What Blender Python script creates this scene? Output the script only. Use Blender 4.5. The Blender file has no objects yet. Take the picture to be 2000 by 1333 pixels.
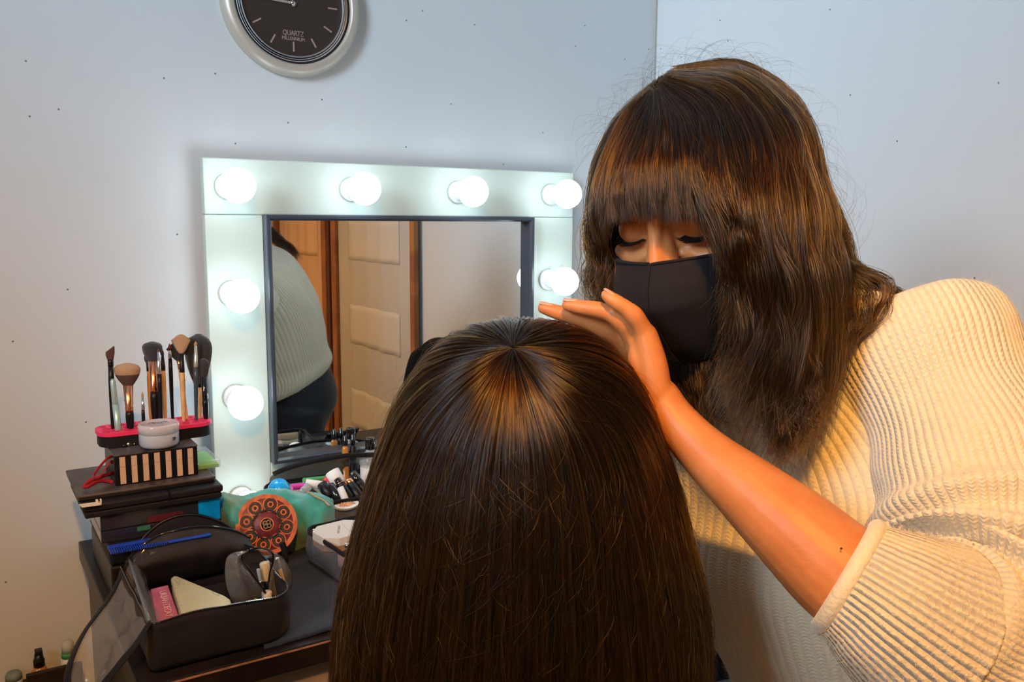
import bpy, bmesh, math, random
import numpy as np
from mathutils import Vector, Matrix, noise

PI = math.pi
R_ = math.radians
rnd = random.Random(7)
SC = bpy.context.scene
COL = SC.collection

# ------------------------------------------------------------------ camera
# world axes: X along the back wall, Y into the back wall, Z up; mirror face at y=0, desk top at z=0.70, floor at z=-0.05
CAM = np.array([-.374, -1.572, 1.25]); FPX = 1708.0
RT = np.array([.84274771, -.53827104, .00636976])
DN = np.array([-.06859143, -.11911205, -.99050873])
FW = np.array([.53392088, .83431205, -.13730219])
cd = bpy.data.cameras.new('camera'); cam = bpy.data.objects.new('camera', cd); COL.objects.link(cam)
m3 = Matrix(((RT[0], -DN[0], -FW[0]), (RT[1], -DN[1], -FW[1]), (RT[2], -DN[2], -FW[2])))
cam.matrix_world = Matrix.Translation(Vector(CAM)) @ m3.to_4x4()
cd.sensor_width = 36; cd.lens = FPX / 2000 * 36; cd.clip_start = .02
cd.dof.use_dof = False
SC.camera = cam
# ------------------------------------------------------------------ view, world, lights
SC.view_settings.view_transform = 'Standard'; SC.view_settings.look = 'None'
SC.view_settings.gamma = 1; SC.view_settings.use_curve_mapping = False
SC.view_settings.exposure = 0.22
SC.cycles.use_denoising = True
SC.cycles.max_bounces = 8; SC.cycles.transparent_max_bounces = 16
SC.cycles_curves.shape = 'RIBBONS'
w = bpy.data.worlds.new('world'); SC.world = w; w.use_nodes = True
w.node_tree.nodes['Background'].inputs[0].default_value = (.6, .7, .9, 1)
w.node_tree.nodes['Background'].inputs[1].default_value = .3
BULB_STRENGTH = 8.5
WARM_POWER = 66.0
DAY_FILL_POWER = 15.0
def lamp(name, kind, loc, power, color, size, target=None):
    l = bpy.data.lights.new(name, kind); l.energy = power; l.color = color
    if kind == 'AREA': l.shape = 'RECTANGLE'; l.size, l.size_y = size
    else: l.shadow_soft_size = size
    o = bpy.data.objects.new(name, l); COL.objects.link(o); o.location = loc
    if target is not None:
        o.rotation_euler = (Vector(target) - Vector(loc)).to_track_quat('-Z', 'Y').to_euler()
    return o
lamp('warm_ceiling_lamp_light', 'POINT', (-.48, -1.80, 2.06), WARM_POWER, (1, .45, .085), .035)
lamp('cool_daylight_fill', 'AREA', (-1.80, -1.45, 2.1), DAY_FILL_POWER, (.73, .87, 1), (.8, .8), (.9, .0, 1.85)).data.spread = R_(75)  # added cool area light standing in for daylight; no window is built

# ------------------------------------------------------------------ helpers
def ray(px, py): return (px - 1000) / FPX * RT + (py - 666.5) / FPX * DN + FW
def P(px, py, d): return CAM + d * ray(px, py)                  # a point at a measured distance
def onY(px, py, y): r = ray(px, py); return CAM + r * (y - CAM[1]) / r[1]
ZD = .70
def onZ(px, py, z=ZD): r = ray(px, py); return CAM + r * (z - CAM[2]) / r[2]
def mirZ(px, py, z=ZD): p = onZ(px, py, z); return np.array([p[0], .002 - p[1], p[2]])

def tag(o, label=None, cat=None, group=None, kind=None):
    if label: o['label'] = label
    if cat: o['category'] = cat
    if group: o['group'] = group
    if kind: o['kind'] = kind
    return o
def empty(name, loc=(0, 0, 0), rz=0, label=None, cat=None, group=None):
    o = bpy.data.objects.new(name, None); COL.objects.link(o); o.location = loc; o.rotation_euler = (0, 0, rz)
    o.empty_display_size = .02
    return tag(o, label, cat, group)

class MB:
    def __init__(s): s.v = []; s.f = []; s.uv = []; s.mi = []; s.sm = []
    def add(s, vs, fs, uvs=None, mi=0, smooth=True):
        b = len(s.v); s.v += [tuple(map(float, v)) for v in vs]
        for k, f in enumerate(fs):
            s.f.append([b + i for i in f]); s.mi.append(mi); s.sm.append(smooth)
            s.uv.append(uvs[k] if uvs else [(0, 0)] * len(f))
    def box(s, x0, x1, y0, y1, z0, z1, mi=0):
        v = [(x, y, z) for x in (x0, x1) for y in (y0, y1) for z in (z0, z1)]
        f = [(0, 1, 3, 2), (4, 6, 7, 5), (0, 4, 5, 1), (2, 3, 7, 6), (0, 2, 6, 4), (1, 5, 7, 3)]
        s.add(v, f, None, mi, False); return s
    def prism(s, pts, z0, z1, mi=0, smooth=False):          # closed outline in xy, extruded in z
        n = len(pts)
        v = [(p[0], p[1], z0) for p in pts] + [(p[0], p[1], z1) for p in pts]
        f = [tuple(range(n - 1, -1, -1)), tuple(range(n, 2 * n))]
        s.add(v, f, None, mi, False)
        s.add(v, [(i, (i + 1) % n, n + (i + 1) % n, n + i) for i in range(n)], None, mi, smooth); return s
    def lathe(s, prof, n=32, c=(0, 0, 0), mi=0, smooth=True, caps=True):     # prof: (r,z)
        v = []; f = []; k = len(prof)
        for r, z in prof:
            for i in range(n):
                a = 2 * PI * i / n; v.append((c[0] + r * math.cos(a), c[1] + r * math.sin(a), c[2] + z))
        for j in range(k - 1):
            for i in range(n):
                f.append((j * n + i, j * n + (i + 1) % n, (j + 1) * n + (i + 1) % n, (j + 1) * n + i))
        if abs(prof[0][1] - prof[-1][1]) < 1e-4 and min(prof[0][0], prof[-1][0]) > .0012 and len(prof) == 4:
            caps = False; smooth = False; f += [((k - 1) * n + i, (k - 1) * n + (i + 1) % n, (i + 1) % n, i) for i in range(n)]
        if caps and prof[0][0] > 1e-6: f.append(tuple(range(n - 1, -1, -1)))
        if caps and prof[-1][0] > 1e-6: f.append(tuple((k - 1) * n + i for i in range(n)))
        s.add(v, f, None, mi, smooth); return s
    def rings(s, rr, caps=True, mi=0, vscale=1.0, closed=False):  # rr: list of rings, each (n,3)
        n = len(rr[0]); v = [p for r in rr for p in r]; f = []; uv = []
        L = [0.0]
        for a, b in zip(rr[:-1], rr[1:]): L.append(L[-1] + float(np.linalg.norm(np.mean(np.array(b) - np.array(a), axis=0))))
        for j in range(len(rr) - 1):
            for i in range(n):
                i2 = (i + 1) % n
                f.append((j * n + i, j * n + i2, (j + 1) * n + i2, (j + 1) * n + i))
                uv.append([(i / n, L[j]), ((i + 1) / n, L[j]), ((i + 1) / n, L[j + 1]), (i / n, L[j + 1])])
        if caps:
            f.append(tuple(range(n - 1, -1, -1))); uv.append([(0, 0)] * n)
            f.append(tuple((len(rr) - 1) * n + i for i in range(n))); uv.append([(0, 0)] * n)
        s.add(v, f, uv, mi, True); return s
    def tube(s, pts, rad, n=10, rb=None, up=None, mi=0, caps=True, sub=0, round_ends=False):
        pts = [np.array(p, float) for p in pts]
        if not hasattr(rad, '__len__'): rad = [rad] * len(pts)
        rb = rad if rb is None else (rb if hasattr(rb, '__len__') else [rb] * len(pts))
        if sub:
            a = cat(np.array([list(p) + [r, q] for p, r, q in zip(pts, rad, rb)]), sub)
            pts = [x[:3] for x in a]; rad = a[:, 3]; rb = a[:, 4]
        if round_ends:
            for e in (0, -1):
                d = pts[e] - pts[1 if e == 0 else -2]; d /= np.linalg.norm(d) + 1e-9
                r, q = rad[e], rb[e]; ex = [(pts[e] + d * r * math.sin(t), r * math.cos(t), q * math.cos(t)) for t in (.5, 1.0, 1.35)]
                ex.append((pts[e] + d * r, r * .05, q * .05))
                if e == 0: ex = ex[::-1]; pts = [x[0] for x in ex] + pts; rad = [x[1] for x in ex] + list(rad); rb = [x[2] for x in ex] + list(rb)
                else: pts = pts + [x[0] for x in ex]; rad = list(rad) + [x[1] for x in ex]; rb = list(rb) + [x[2] for x in ex]
        rr = sweep_rings(pts, rad, rb, n, up)
        s.rings(rr, caps, mi); return s
    def ball(s, c, r, n=16, mi=0, M=None):
        r = r if hasattr(r, '__len__') else (r, r, r); M = np.eye(3) if M is None else M
        v = []; f = []
        for j in range(n // 2 + 1):
            t = PI * j / (n // 2)
            for i in range(n):
                a = 2 * PI * i / n
                v.append(np.array(c) + M @ np.array([r[0] * math.sin(t) * math.cos(a), r[1] * math.sin(t) * math.sin(a), -r[2] * math.cos(t)]))
        for j in range(n // 2):
            for i in range(n): f.append((j * n + i, j * n + (i + 1) % n, (j + 1) * n + (i + 1) % n, (j + 1) * n + i))
        s.add(v, f, None, mi, True); return s
    def grid(s, G, mi=0, smooth=True, uv=True):               # G: (r,c,3)
        G = np.asarray(G); r, c = G.shape[:2]; f = []; u = []
        for j in range(r - 1):
            for i in range(c - 1):
                f.append((j * c + i, j * c + i + 1, (j + 1) * c + i + 1, (j + 1) * c + i))
                u.append([(i / (c - 1), j / (r - 1)), ((i + 1) / (c - 1), j / (r - 1)), ((i + 1) / (c - 1), (j + 1) / (r - 1)), (i / (c - 1), (j + 1) / (r - 1))])
        s.add(G.reshape(-1, 3), f, u, mi, smooth); return s
    def xf(s, M):
        s.v = [tuple(M @ Vector(v)) for v in s.v]; return s
    def build(s, name, mats, parent=None, bevel=0, weld=False, solid=0, sub=0, seg=2):
        me = bpy.data.meshes.new(name); me.from_pydata(s.v, [], s.f)
        for m in (mats if isinstance(mats, (list, tuple)) else [mats]): me.materials.append(m)
        me.polygons.foreach_set('material_index', s.mi); me.polygons.foreach_set('use_smooth', s.sm)
        ul = me.uv_layers.new(name='UVMap')
        flat = [c for f in s.uv for p in f for c in p]; ul.data.foreach_set('uv', flat)
        me.update()
        o = bpy.data.objects.new(name, me); COL.objects.link(o)
        if parent is not None: o.parent = parent
        if weld: md = o.modifiers.new('w', 'WELD'); md.merge_threshold = 1e-5
        if solid: md = o.modifiers.new('s', 'SOLIDIFY'); md.thickness = solid; md.offset = 0
        if bevel:
            md = o.modifiers.new('b', 'BEVEL'); md.width = bevel; md.segments = seg; md.limit_method = 'ANGLE'; md.angle_limit = R_(40)
            md.harden_normals = False
        if sub: md = o.modifiers.new('ss', 'SUBSURF'); md.levels = sub; md.render_levels = sub
        return o

def cat(A, sub):                                              # Catmull-Rom resample, sub points per span
    A = np.asarray(A, float); n = len(A); out = []
    E = np.vstack([2 * A[0] - A[1], A, 2 * A[-1] - A[-2]])
    for k in range(n - 1):
        p0, p1, p2, p3 = E[k], E[k + 1], E[k + 2], E[k + 3]
        for j in range(sub):
            t = j / sub
            out.append(.5 * ((2 * p1) + (-p0 + p2) * t + (2 * p0 - 5 * p1 + 4 * p2 - p3) * t * t + (-p0 + 3 * p1 - 3 * p2 + p3) * t ** 3))
    out.append(A[-1]); return np.array(out)
def resample(A, n):                                           # n points evenly spread along a smooth path
    B = cat(A, 12); d = np.r_[0, np.cumsum(np.linalg.norm(np.diff(B[:, :3], axis=0), axis=1))]
    t = np.linspace(0, d[-1], n)
    return np.stack([np.interp(t, d, B[:, k]) for k in range(B.shape[1])], 1)
def sweep_rings(pts, ra, rb, n, up=None):
    pts = [np.array(p, float) for p in pts]; k = len(pts); rr = []
    T = [pts[min(i + 1, k - 1)] - pts[max(i - 1, 0)] for i in range(k)]
    T = [t / (np.linalg.norm(t) + 1e-12) for t in T]
    if up is None:
        a = np.array([0, 0, 1.]) if abs(T[0][2]) < .9 else np.array([1., 0, 0])
    else: a = np.array(up, float)
    for i in range(k):
        t = T[i]
        if up is not None: a = np.array(up, float)
        x = a - t * (a @ t)
        if np.linalg.norm(x) < 1e-6: x = np.cross(t, [.3, .5, .8])
        x /= np.linalg.norm(x); y = np.cross(t, x); a = x
        rr.append([pts[i] + x * ra[i] * math.cos(q) + y * rb[i] * math.sin(q) for q in [2 * PI * j / n for j in range(n)]])
    return rr

# ------------------------------------------------------------------ materials
def mat(name, col, rough=.5, metal=0, spec=.5, trans=0, alpha=1, emit=None, es=0, coat=0, ior=1.45, sss=0, sheen=0, noise_col=None, nscale=20, bump=0, bscale=60, detail=4, ndist=(.4, .6), rib=None, sssr=(1, .35, .18), anis=0):
    m = bpy.data.materials.new(name); m.use_nodes = True; nt = m.node_tree; b = nt.nodes['Principled BSDF']
    I = b.inputs
    c = (*col, 1); I['Base Color'].default_value = c; I['Roughness'].default_value = rough; I['Metallic'].default_value = metal
    I['Specular IOR Level'].default_value = spec; I['Transmission Weight'].default_value = trans; I['Alpha'].default_value = alpha
    I['IOR'].default_value = ior; I['Coat Weight'].default_value = coat
    if sss: I['Subsurface Weight'].default_value = sss; I['Subsurface Radius'].default_value = sssr; I['Subsurface Scale'].default_value = .012
    if sheen: I['Sheen Weight'].default_value = sheen; I['Sheen Roughness'].default_value = .5
    if emit: I['Emission Color'].default_value = (*emit, 1); I['Emission Strength'].default_value = es
    tc = nt.nodes.new('ShaderNodeTexCoord')
    if noise_col:
        n = nt.nodes.new('ShaderNodeTexNoise'); n.inputs['Scale'].default_value = nscale; n.inputs['Detail'].default_value = detail
        r = nt.nodes.new('ShaderNodeValToRGB'); r.color_ramp.elements[0].color = c; r.color_ramp.elements[1].color = (*noise_col, 1)
        r.color_ramp.elements[0].position, r.color_ramp.elements[1].position = ndist
        nt.links.new(tc.outputs['Object'], n.inputs['Vector']); nt.links.new(n.outputs['Fac'], r.inputs['Fac']); nt.links.new(r.outputs['Color'], I['Base Color'])
    bm = None
    if bump:
        n = nt.nodes.new('ShaderNodeTexNoise'); n.inputs['Scale'].default_value = bscale; n.inputs['Detail'].default_value = 5
        bm = nt.nodes.new('ShaderNodeBump'); bm.inputs['Strength'].default_value = bump; bm.inputs['Distance'].default_value = .002
        nt.links.new(tc.outputs['Object'], n.inputs['Vector']); nt.links.new(n.outputs['Fac'], bm.inputs['Height']); nt.links.new(bm.outputs['Normal'], I['Normal'])
    return m
def hairmat(name, mel=.8, red=.5, rough=.28, rad=.35, tint=None, varc=.25):
    m = bpy.data.materials.new(name); m.use_nodes = True; nt = m.node_tree; nt.nodes.clear()
    o = nt.nodes.new('ShaderNodeOutputMaterial'); h = nt.nodes.new('ShaderNodeBsdfHairPrincipled')
    h.model = 'CHIANG'; h.parametrization = 'MELANIN'
    h.inputs['Melanin'].default_value = mel; h.inputs['Melanin Redness'].default_value = red
    h.inputs['Roughness'].default_value = rough; h.inputs['Radial Roughness'].default_value = rad
    h.inputs['Random Color'].default_value = varc; h.inputs['Random Roughness'].default_value = .2
    nt.links.new(h.outputs[0], o.inputs[0]); return m

M = {}
M['black'] = mat('black_plastic', (.006, .006, .008), .35, spec=.35)
M['black_matte'] = mat('black_matte', (.008, .007, .009), .6, spec=.3, bump=.2, bscale=300)
M['black_gloss'] = mat('black_gloss', (.008, .008, .01), .12, coat=.5)
M['black_fabric'] = mat('black_fabric', (.006, .006, .009), .75, spec=.25, sheen=.05, bump=.35, bscale=500)
M['black_leather'] = mat('black_leather', (.007, .007, .008), .38, spec=.35, bump=.25, bscale=260)
M['dark_brown_wood'] = mat('dark_brown_wood', (.010, .007, .006), .35, spec=.35, noise_col=(.017, .012, .010), nscale=12, bump=.08, bscale=40)
M['edge_wood'] = mat('worn_orange_edge', (.38, .18, .09), .5, noise_col=(.2, .1, .06), nscale=60)
M['white_board'] = mat('white_painted_board', (.52, .60, .55), .5, noise_col=(.49, .57, .52), nscale=5, bump=.12, bscale=14)
M['frame_blue'] = mat('dark_slate_frame', (.035, .045, .065), .35, coat=.2)
M['mirror'] = mat('mirror_glass', (.93, .95, .93), .01, 1)
M['bulb'] = mat('bulb_glow', (1, 1, 1), .3, emit=(.80, .93, 1.0), es=BULB_STRENGTH)
M['socket'] = mat('white_socket', (.75, .8, .82), .35)
M['silver'] = mat('silver_plastic', (.50, .46, .40), .42, .35)
M['chrome'] = mat('chrome', (.8, .8, .82), .15, 1)
M['gold'] = mat('copper_gold', (.75, .38, .14), .22, 1)
M['white'] = mat('white_plastic', (.8, .8, .8), .35)
M['cream'] = mat('cream_plastic', (.75, .66, .45), .4)
M['pink'] = mat('hot_pink_silicone', (.85, .03, .13), .5)
M['red'] = mat('red_cord', (.35, .008, .02), .7)
M['green'] = mat('lime_green', (.15, .6, .06), .4)
M['mint'] = mat('mint_label', (.1, .65, .32), .4)
M['blue'] = mat('blue_plastic', (.01, .06, .5), .35)
M['cyan'] = mat('cyan_plastic', (.0, .33, .8), .3, noise_col=(0, .2, .6), nscale=30)
M['wood_handle'] = mat('light_wood_handle', (.72, .45, .2), .4, noise_col=(.6, .34, .13), nscale=30)
M['glass'] = mat('clear_glass', (1, 1, 1), .02, trans=1, ior=1.45)
M['tan'] = mat('peach_stripe', (.62, .42, .28), .5)
def pvc(name, col=(.85, .85, .85), a=.22, rough=.08):
    m = mat(name, col, rough, alpha=a, spec=.8, coat=.6, bump=.6, bscale=18); return m
M['pvc'] = pvc('clear_pvc', (.62, .58, .55), .20)
M['pvc_smoke'] = pvc('smoky_clear_pvc', (.25, .26, .27), .42)

# wall paint: white plaster with small chips
def wallmat(name, col, spots=True):
    m = mat(name, col, .6, bump=.18, bscale=7); nt = m.node_tree; b = nt.nodes['Principled BSDF']
    tc = nt.nodes['Texture Coordinate'] if 'Texture Coordinate' in nt.nodes else nt.nodes.new('ShaderNodeTexCoord')
    n = nt.nodes.new('ShaderNodeTexNoise'); n.inputs['Scale'].default_value = 3; n.inputs['Detail'].default_value = 6
    mx = nt.nodes.new('ShaderNodeMixRGB'); mx.inputs[1].default_value = (*col, 1); mx.inputs[2].default_value = (*[c * .93 for c in col], 1)
    nt.links.new(tc.outputs['Object'], n.inputs['Vector']); nt.links.new(n.outputs['Fac'], mx.inputs[0])
    sx_ = nt.nodes.new('ShaderNodeSeparateXYZ'); nt.links.new(tc.outputs['Object'], sx_.inputs[0]); ax_ = nt.nodes.new('ShaderNodeMath'); nt.links.new(sx_.outputs[0], ax_.inputs[0]); nt.links.new(sx_.outputs[1], ax_.inputs[1]); cb_ = nt.nodes.new('ShaderNodeCombineXYZ'); nt.links.new(ax_.outputs[0], cb_.inputs[0]); nt.links.new(sx_.outputs[2], cb_.inputs[1])
    v = nt.nodes.new('ShaderNodeTexVoronoi'); v.voronoi_dimensions = '2D'; v.inputs['Scale'].default_value = 5.5; v.inputs['Randomness'].default_value = 1
    nt.links.new(cb_.outputs[0], v.inputs['Vector'])
    lt = nt.nodes.new('ShaderNodeMath'); lt.operation = 'LESS_THAN'; lt.inputs[1].default_value = .0085
    nt.links.new(v.outputs['Distance'], lt.inputs[0])
    m2 = nt.nodes.new('ShaderNodeMixRGB'); m2.inputs[2].default_value = (.12, .13, .14, 1)
    nt.links.new(lt.outputs[0], m2.inputs[0]); nt.links.new(mx.outputs[0], m2.inputs[1]); nt.links.new(m2.outputs[0], b.inputs['Base Color'])
    return m
M['wall'] = wallmat('wall_paint', (.585, .63, .66))
M['wall_r'] = wallmat('wall_paint_right', (.62, .66, .69))
M['floor'] = mat('floor_tiles', (.34, .29, .25), .5, noise_col=(.28, .24, .2), nscale=6)
M['ceil'] = mat('ceiling_paint', (.7, .7, .7), .7)

# ------------------------------------------------------------------ room
XW, YW, XL, YF, ZC, ZF = 1.05, .04, -1.9, -3.3, 2.5, -.05
def slab(name, b, m): o = MB().box(*b).build(name, m); o['kind'] = 'structure'; return o
slab('wall_back', (XL - .1, XW + .1, YW, YW + .1, ZF, ZC), M['wall'])
slab('wall_right', (XW, XW + .1, YF, YW, ZF, ZC), M['wall_r'])
slab('wall_left', (XL - .1, XL, YF, YW, ZF, ZC), M['wall'])
slab('wall_front', (XL - .1, XW + .1, YF - .1, YF, ZF, ZC), M['wall'])
slab('floor', (XL - .1, XW + .1, YF - .1, YW + .1, ZF - .1, ZF), M['floor'])
slab('ceiling', (XL - .1, XW + .1, YF - .1, YW + .1, ZC, ZC + .1), M['ceil'])
M['strip_grey'] = mat('corner_strip_grey', (.42, .42, .40), .6, bump=.3, bscale=60)
slab('corner_strip_1', (XW - .006, XW, YW - .006, YW, ZF + .08, ZC), M['strip_grey'])  # thin darker strip along the corner of the two walls
slab('baseboard_back', (XL, XW, YW - .012, YW, ZF, ZF + .08), M['white'])
# ------------------------------------------------------------------ lit vanity mirror
vm = empty('vanity_mirror', (0, 0, ZD + .0005), 0, 'white vanity mirror rimmed with round light bulbs standing on the desk', 'mirror')
def loc(o, p): o.location = p; return o
ZM0, ZM1 = ZD + .0005, 1.3535
W_ = .7905; a0, a1, top = .1008, .674, .0975           # opening in the board
zt = ZM1 - top; zb = ZM0 + .10
b = MB()
b.box(0, W_, 0, .020, zt - ZM0, ZM1 - ZM0); 
b.build('frame_board', M['white_board'], vm, bevel=.0025)
for x0, x1 in ((0, a0), (a1, W_)):
    MB().box(x0, x1, .0008, .020, 0, zt - ZM0 - .0006).build('frame_board', M['white_board'], vm, bevel=.0015)
MB().box(a0, a1, .0008, .020, 0, zb - ZM0).build('frame_board', M['white_board'], vm, bevel=.0015)
MB().box(.03, W_ - .03, .022, .038, .01, ZM1 - ZM0 - .03).build('back_panel', M['black_matte'], vm)
# moulding: four mitred lengths
prof = [(0, -.0205), (.0015, -.022), (.0062, -.022), (.0098, -.0165), (.0098, .004), (0, .004)]     # (inwards, y)
O = [(a0, zb), (a1, zb), (a1, zt), (a0, zt)]; cxm, czm = (a0 + a1) / 2, (zb + zt) / 2
mb = MB()
ringz = []
for (x, z) in O + O[:1]:
    sx = 1 if x < cxm else -1; sz = 1 if z < czm else -1
    ringz.append([(x + sx * d, y, z + sz * d - ZM0) for d, y in prof])
for j in range(4):
    mb.add(ringz[j] + ringz[j + 1], [(i, (i + 1) % 6, 6 + (i + 1) % 6, 6 + i) for i in range(6)], None, 0, False)
mb.build('inner_frame', M['frame_blue'], vm)
MB().box(a0 + .005, a1 - .005, .0008, .0040, zb - ZM0 + .005, zt - ZM0 - .005).build('mirror_glass', M['mirror'], vm)
S, Tt, bx0, bz0 = .2287, .1869, .0406, ZM1 - .049
spots = [(bx0 + S * i, bz0) for i in range(4)] + [(bx0, bz0 - Tt), (bx0, bz0 - 2 * Tt), (bx0 + .002, bz0 - 3 * Tt - .003), (bx0 + 3 * S - .004, bz0 - Tt + .003), (bx0 + 3 * S - .004, bz0 - 2 * Tt), (bx0 + 3 * S - .004, bz0 - 3 * Tt - .003)]
Rx = Matrix.Rotation(R_(90), 4, 'X')
pb = MB().lathe([(.0001, .095)] + [(.030 * math.sin(t), .065 + .030 * math.cos(t)) for t in np.linspace(.15, 2.6, 16)] + [(.0135, .036), (.013, .030)], 28).xf(Rx)
ps = MB().lathe([(.0225, 0), (.0225, .006), (.0205, .009), (.0165, .010), (.0165, .028), (.0145, .032), (.0001, .032)], 28).xf(Rx)
for k, (x, z) in enumerate(spots):
    if k == 0:
        s0 = ps.build('lamp_socket', M['socket'], vm); b0 = pb.build('light_bulb', M['bulb'], s0)
        s, bb = s0, b0
    else:
        s = s0.copy(); bb = b0.copy(); COL.objects.link(s); COL.objects.link(bb); bb.parent = s
    s.location = (x, 0, z - ZM0)
for px, py in ((1075, 523), (1096, 520)):
    p = onY(px, py, -.001); MB().box(p[0] - .003, p[0] + .004, -.002, .001, p[2] - ZM0 - .002, p[2] - ZM0 + .002).build('paint_blister', M['white_board'], vm, bevel=.001)

# ------------------------------------------------------------------ wall clock
ck = onY(573, 5, .02)
clk = empty('wall_clock', (ck[0], YW, ck[2]), 0, 'round silver-rimmed wall clock with dark brown dial hanging above the mirror', 'clock')
RC = .1285
def face_lathe(prof, n=96, fl=False, caps=True): return MB().lathe(prof, n, smooth=not fl, caps=caps).xf(Rx)
face_lathe([(RC * .98, 0), (RC, .008), (RC * .985, .018), (RC * .94, .026), (RC * .87, .029), (RC * .835, .026), (RC * .83, .018)], caps=False).build('rim', M['silver'], clk)
for q, (r0, r1, mm) in enumerate([(.80, .835, 'black_gloss'), (.775, .80, 'chrome'), (.77, .775, 'black'), (.748, .77, 'chrome'), (.742, .748, 'black'), (.722, .742, 'chrome')]):
    face_lathe([(RC * r0, .012), (RC * r0, .0195), (RC * r1, .021), (RC * r1, .012)]).build('bezel_ring', M[mm], clk)
M['dial'] = mat('brown_dial', (.05, .037, .033), .35)
face_lathe([(RC * .73, .010), (RC * .73, .0145), (.0001, .0145)], fl=True).build('dial', M['dial'], clk)
tk = MB(); M['tick'] = mat('pale_hour_mark', (.55, .42, .36), .4)
for h in range(12):
    a = R_(30 * h - 4 * 0)
    c, s_ = math.cos(a), math.sin(a)
    q = [(-.0014, .062 * 1.0), (.0014, .062), (.0014, .078), (-.0014, .078)] if True else []
    q = [(x * c + r * s_ * 1.08, -.0152, -x * s_ + r * c * 1.08) for x, r in q]
    q2 = [(x, -.0158, z) for x, _, z in q]; tk = MB()
    tk.add(q + q2, [(0, 1, 2, 3), (7, 6, 5, 4), (0, 4, 5, 1), (1, 5, 6, 2), (2, 6, 7, 3), (3, 7, 4, 0)], None, 0, False); tk.build('hour_mark', M['tick'], clk)

def hand(name, ang, L, wd, y):
    a = R_(ang); d = Vector((math.sin(a), 0, math.cos(a))); n = Vector((d.z, 0, -d.x))
    p = [d * -.006 - n * wd, d * -.006 + n * wd, d * L * .55 + n * wd * .8, d * L * .6 + n * wd * .35, d * L + n * wd * .3, d * L - n * wd * .3, d * L * .6 - n * wd * .35, d * L * .55 - n * wd * .8]
    v = [(x.x, y, x.z) for x in p] + [(x.x, y - .0008, x.z) for x in p]
    m = MB(); m.add(v, [tuple(range(8)), tuple(range(15, 7, -1))] + [(i, (i + 1) % 8, 8 + (i + 1) % 8, 8 + i) for i in range(8)], None, 0, False)
    return m.build(name, mat('hand_metal', (.7, .6, .5), .35, .3), clk)
hand('minute_hand', 272, .080, .0022, -.0165); hand('hour_hand', -12, .05, .0026, -.0178)
face_lathe([(.0045, .0145), (.0045, .0195), (.0001, .0205)], 20).build('hand_hub', M['chrome'], clk)
def text(s, size, parent, loc, rot, m, name='lettering', align='CENTER', ext=.0003, sx=1, shear=0):
    c = bpy.data.curves.new(name, 'FONT'); c.body = s; c.size = size; c.align_x = align; c.align_y = 'CENTER'; c.extrude = ext; c.space_character = .95; c.shear = shear
    tmp = bpy.data.objects.new(name + '_tmp', c); COL.objects.link(tmp); me = bpy.data.meshes.new_from_object(tmp.evaluated_get(bpy.context.evaluated_depsgraph_get())); bpy.data.objects.remove(tmp); me.materials.clear(); me.materials.append(m)
    o = bpy.data.objects.new(name, me); COL.objects.link(o); o.parent = parent; o.location = loc; o.rotation_euler = rot; o.scale = (sx, 1, 1); return o
text('QUARTZ', .0125, clk, (.0, -.0152, -.0525), (R_(90), 0, 0), M['tick'], sx=.8)
text('MILLENNIUM', .009, clk, (.0, -.0152, -.062), (R_(90), 0, 0), M['tick'], sx=.85)
M['clockglass'] = mat('clock_glass', (.05, .035, .03), .06, alpha=.12, spec=.6)
face_lathe([(RC * .735, .0205), (RC * .735, .0215), (.0001, .0215)], fl=True).build('glass', M['clockglass'], clk)

# ------------------------------------------------------------------ desk
DY0, DX0, DX1 = -.525, -.224, .82
dk = empty('desk', (0, -.3, 0), 0, 'dark brown wooden dressing desk with a worn orange front edge', 'desk')
def dbox(name, x0, x1, y0, y1, z0, z1, m, bev=.002, par=dk): return MB().box(x0, x1, y0 + .3, y1 + .3, z0, z1).build(name, m, par, bevel=bev)
dbox('desk_top', DX0, DX1, DY0, .036, ZD - .032, ZD, M['dark_brown_wood'])
dbox('edge_strip', DX0 + .002, DX1, DY0 - .0015, DY0 + .001, ZD - .0042, ZD - .0022, M['edge_wood'], 0)
dbox('side_panel', DX0 + .01, DX0 + .035, DY0 + .02, .02, ZF, ZD - .032, M['dark_brown_wood'])
dbox('leg', DX1 - .05, DX1 - .01, -.03, .01, ZF, ZD - .032, M['dark_brown_wood'])
dr = dbox('drawer', DX0 + .06, .30, DY0 + .03, -.1, ZD - .16, ZD - .04, mat('taupe_drawer', (.30, .24, .21), .45))
MB().box(.0, .1, DY0 + .3 + .015, DY0 + .3 + .03, .60, .612).build('handle', M['chrome'], dr, bevel=.003)
# low wall shelf at the left with a raised lip, little bottles on it
sh = empty('wall_shelf', (-.33, 0, .46), 0, 'dark wooden shelf low on the wall beside the desk', 'shelf')
MB().box(-.035, .095, -.012, .0395, 0, .015).build('shelf_board', M['dark_brown_wood'], sh, bevel=.002)
MB().box(.012, .095, -.020, -.012, -.004, .048).build('shelf_lip', M['dark_brown_wood'], sh, bevel=.002)
# ================================================================== things on the desk
def thing(name, loc, label, cat, group=None, rz=0): return empty(name, tuple(map(float, loc)), rz, label, cat, group)
def lbox(x0, x1, y0, y1, z0, z1, name, m, par, bev=.0015, seg=2): return MB().box(x0, x1, y0, y1, z0, z1).build(name, m, par, bevel=bev, seg=seg)

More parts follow.
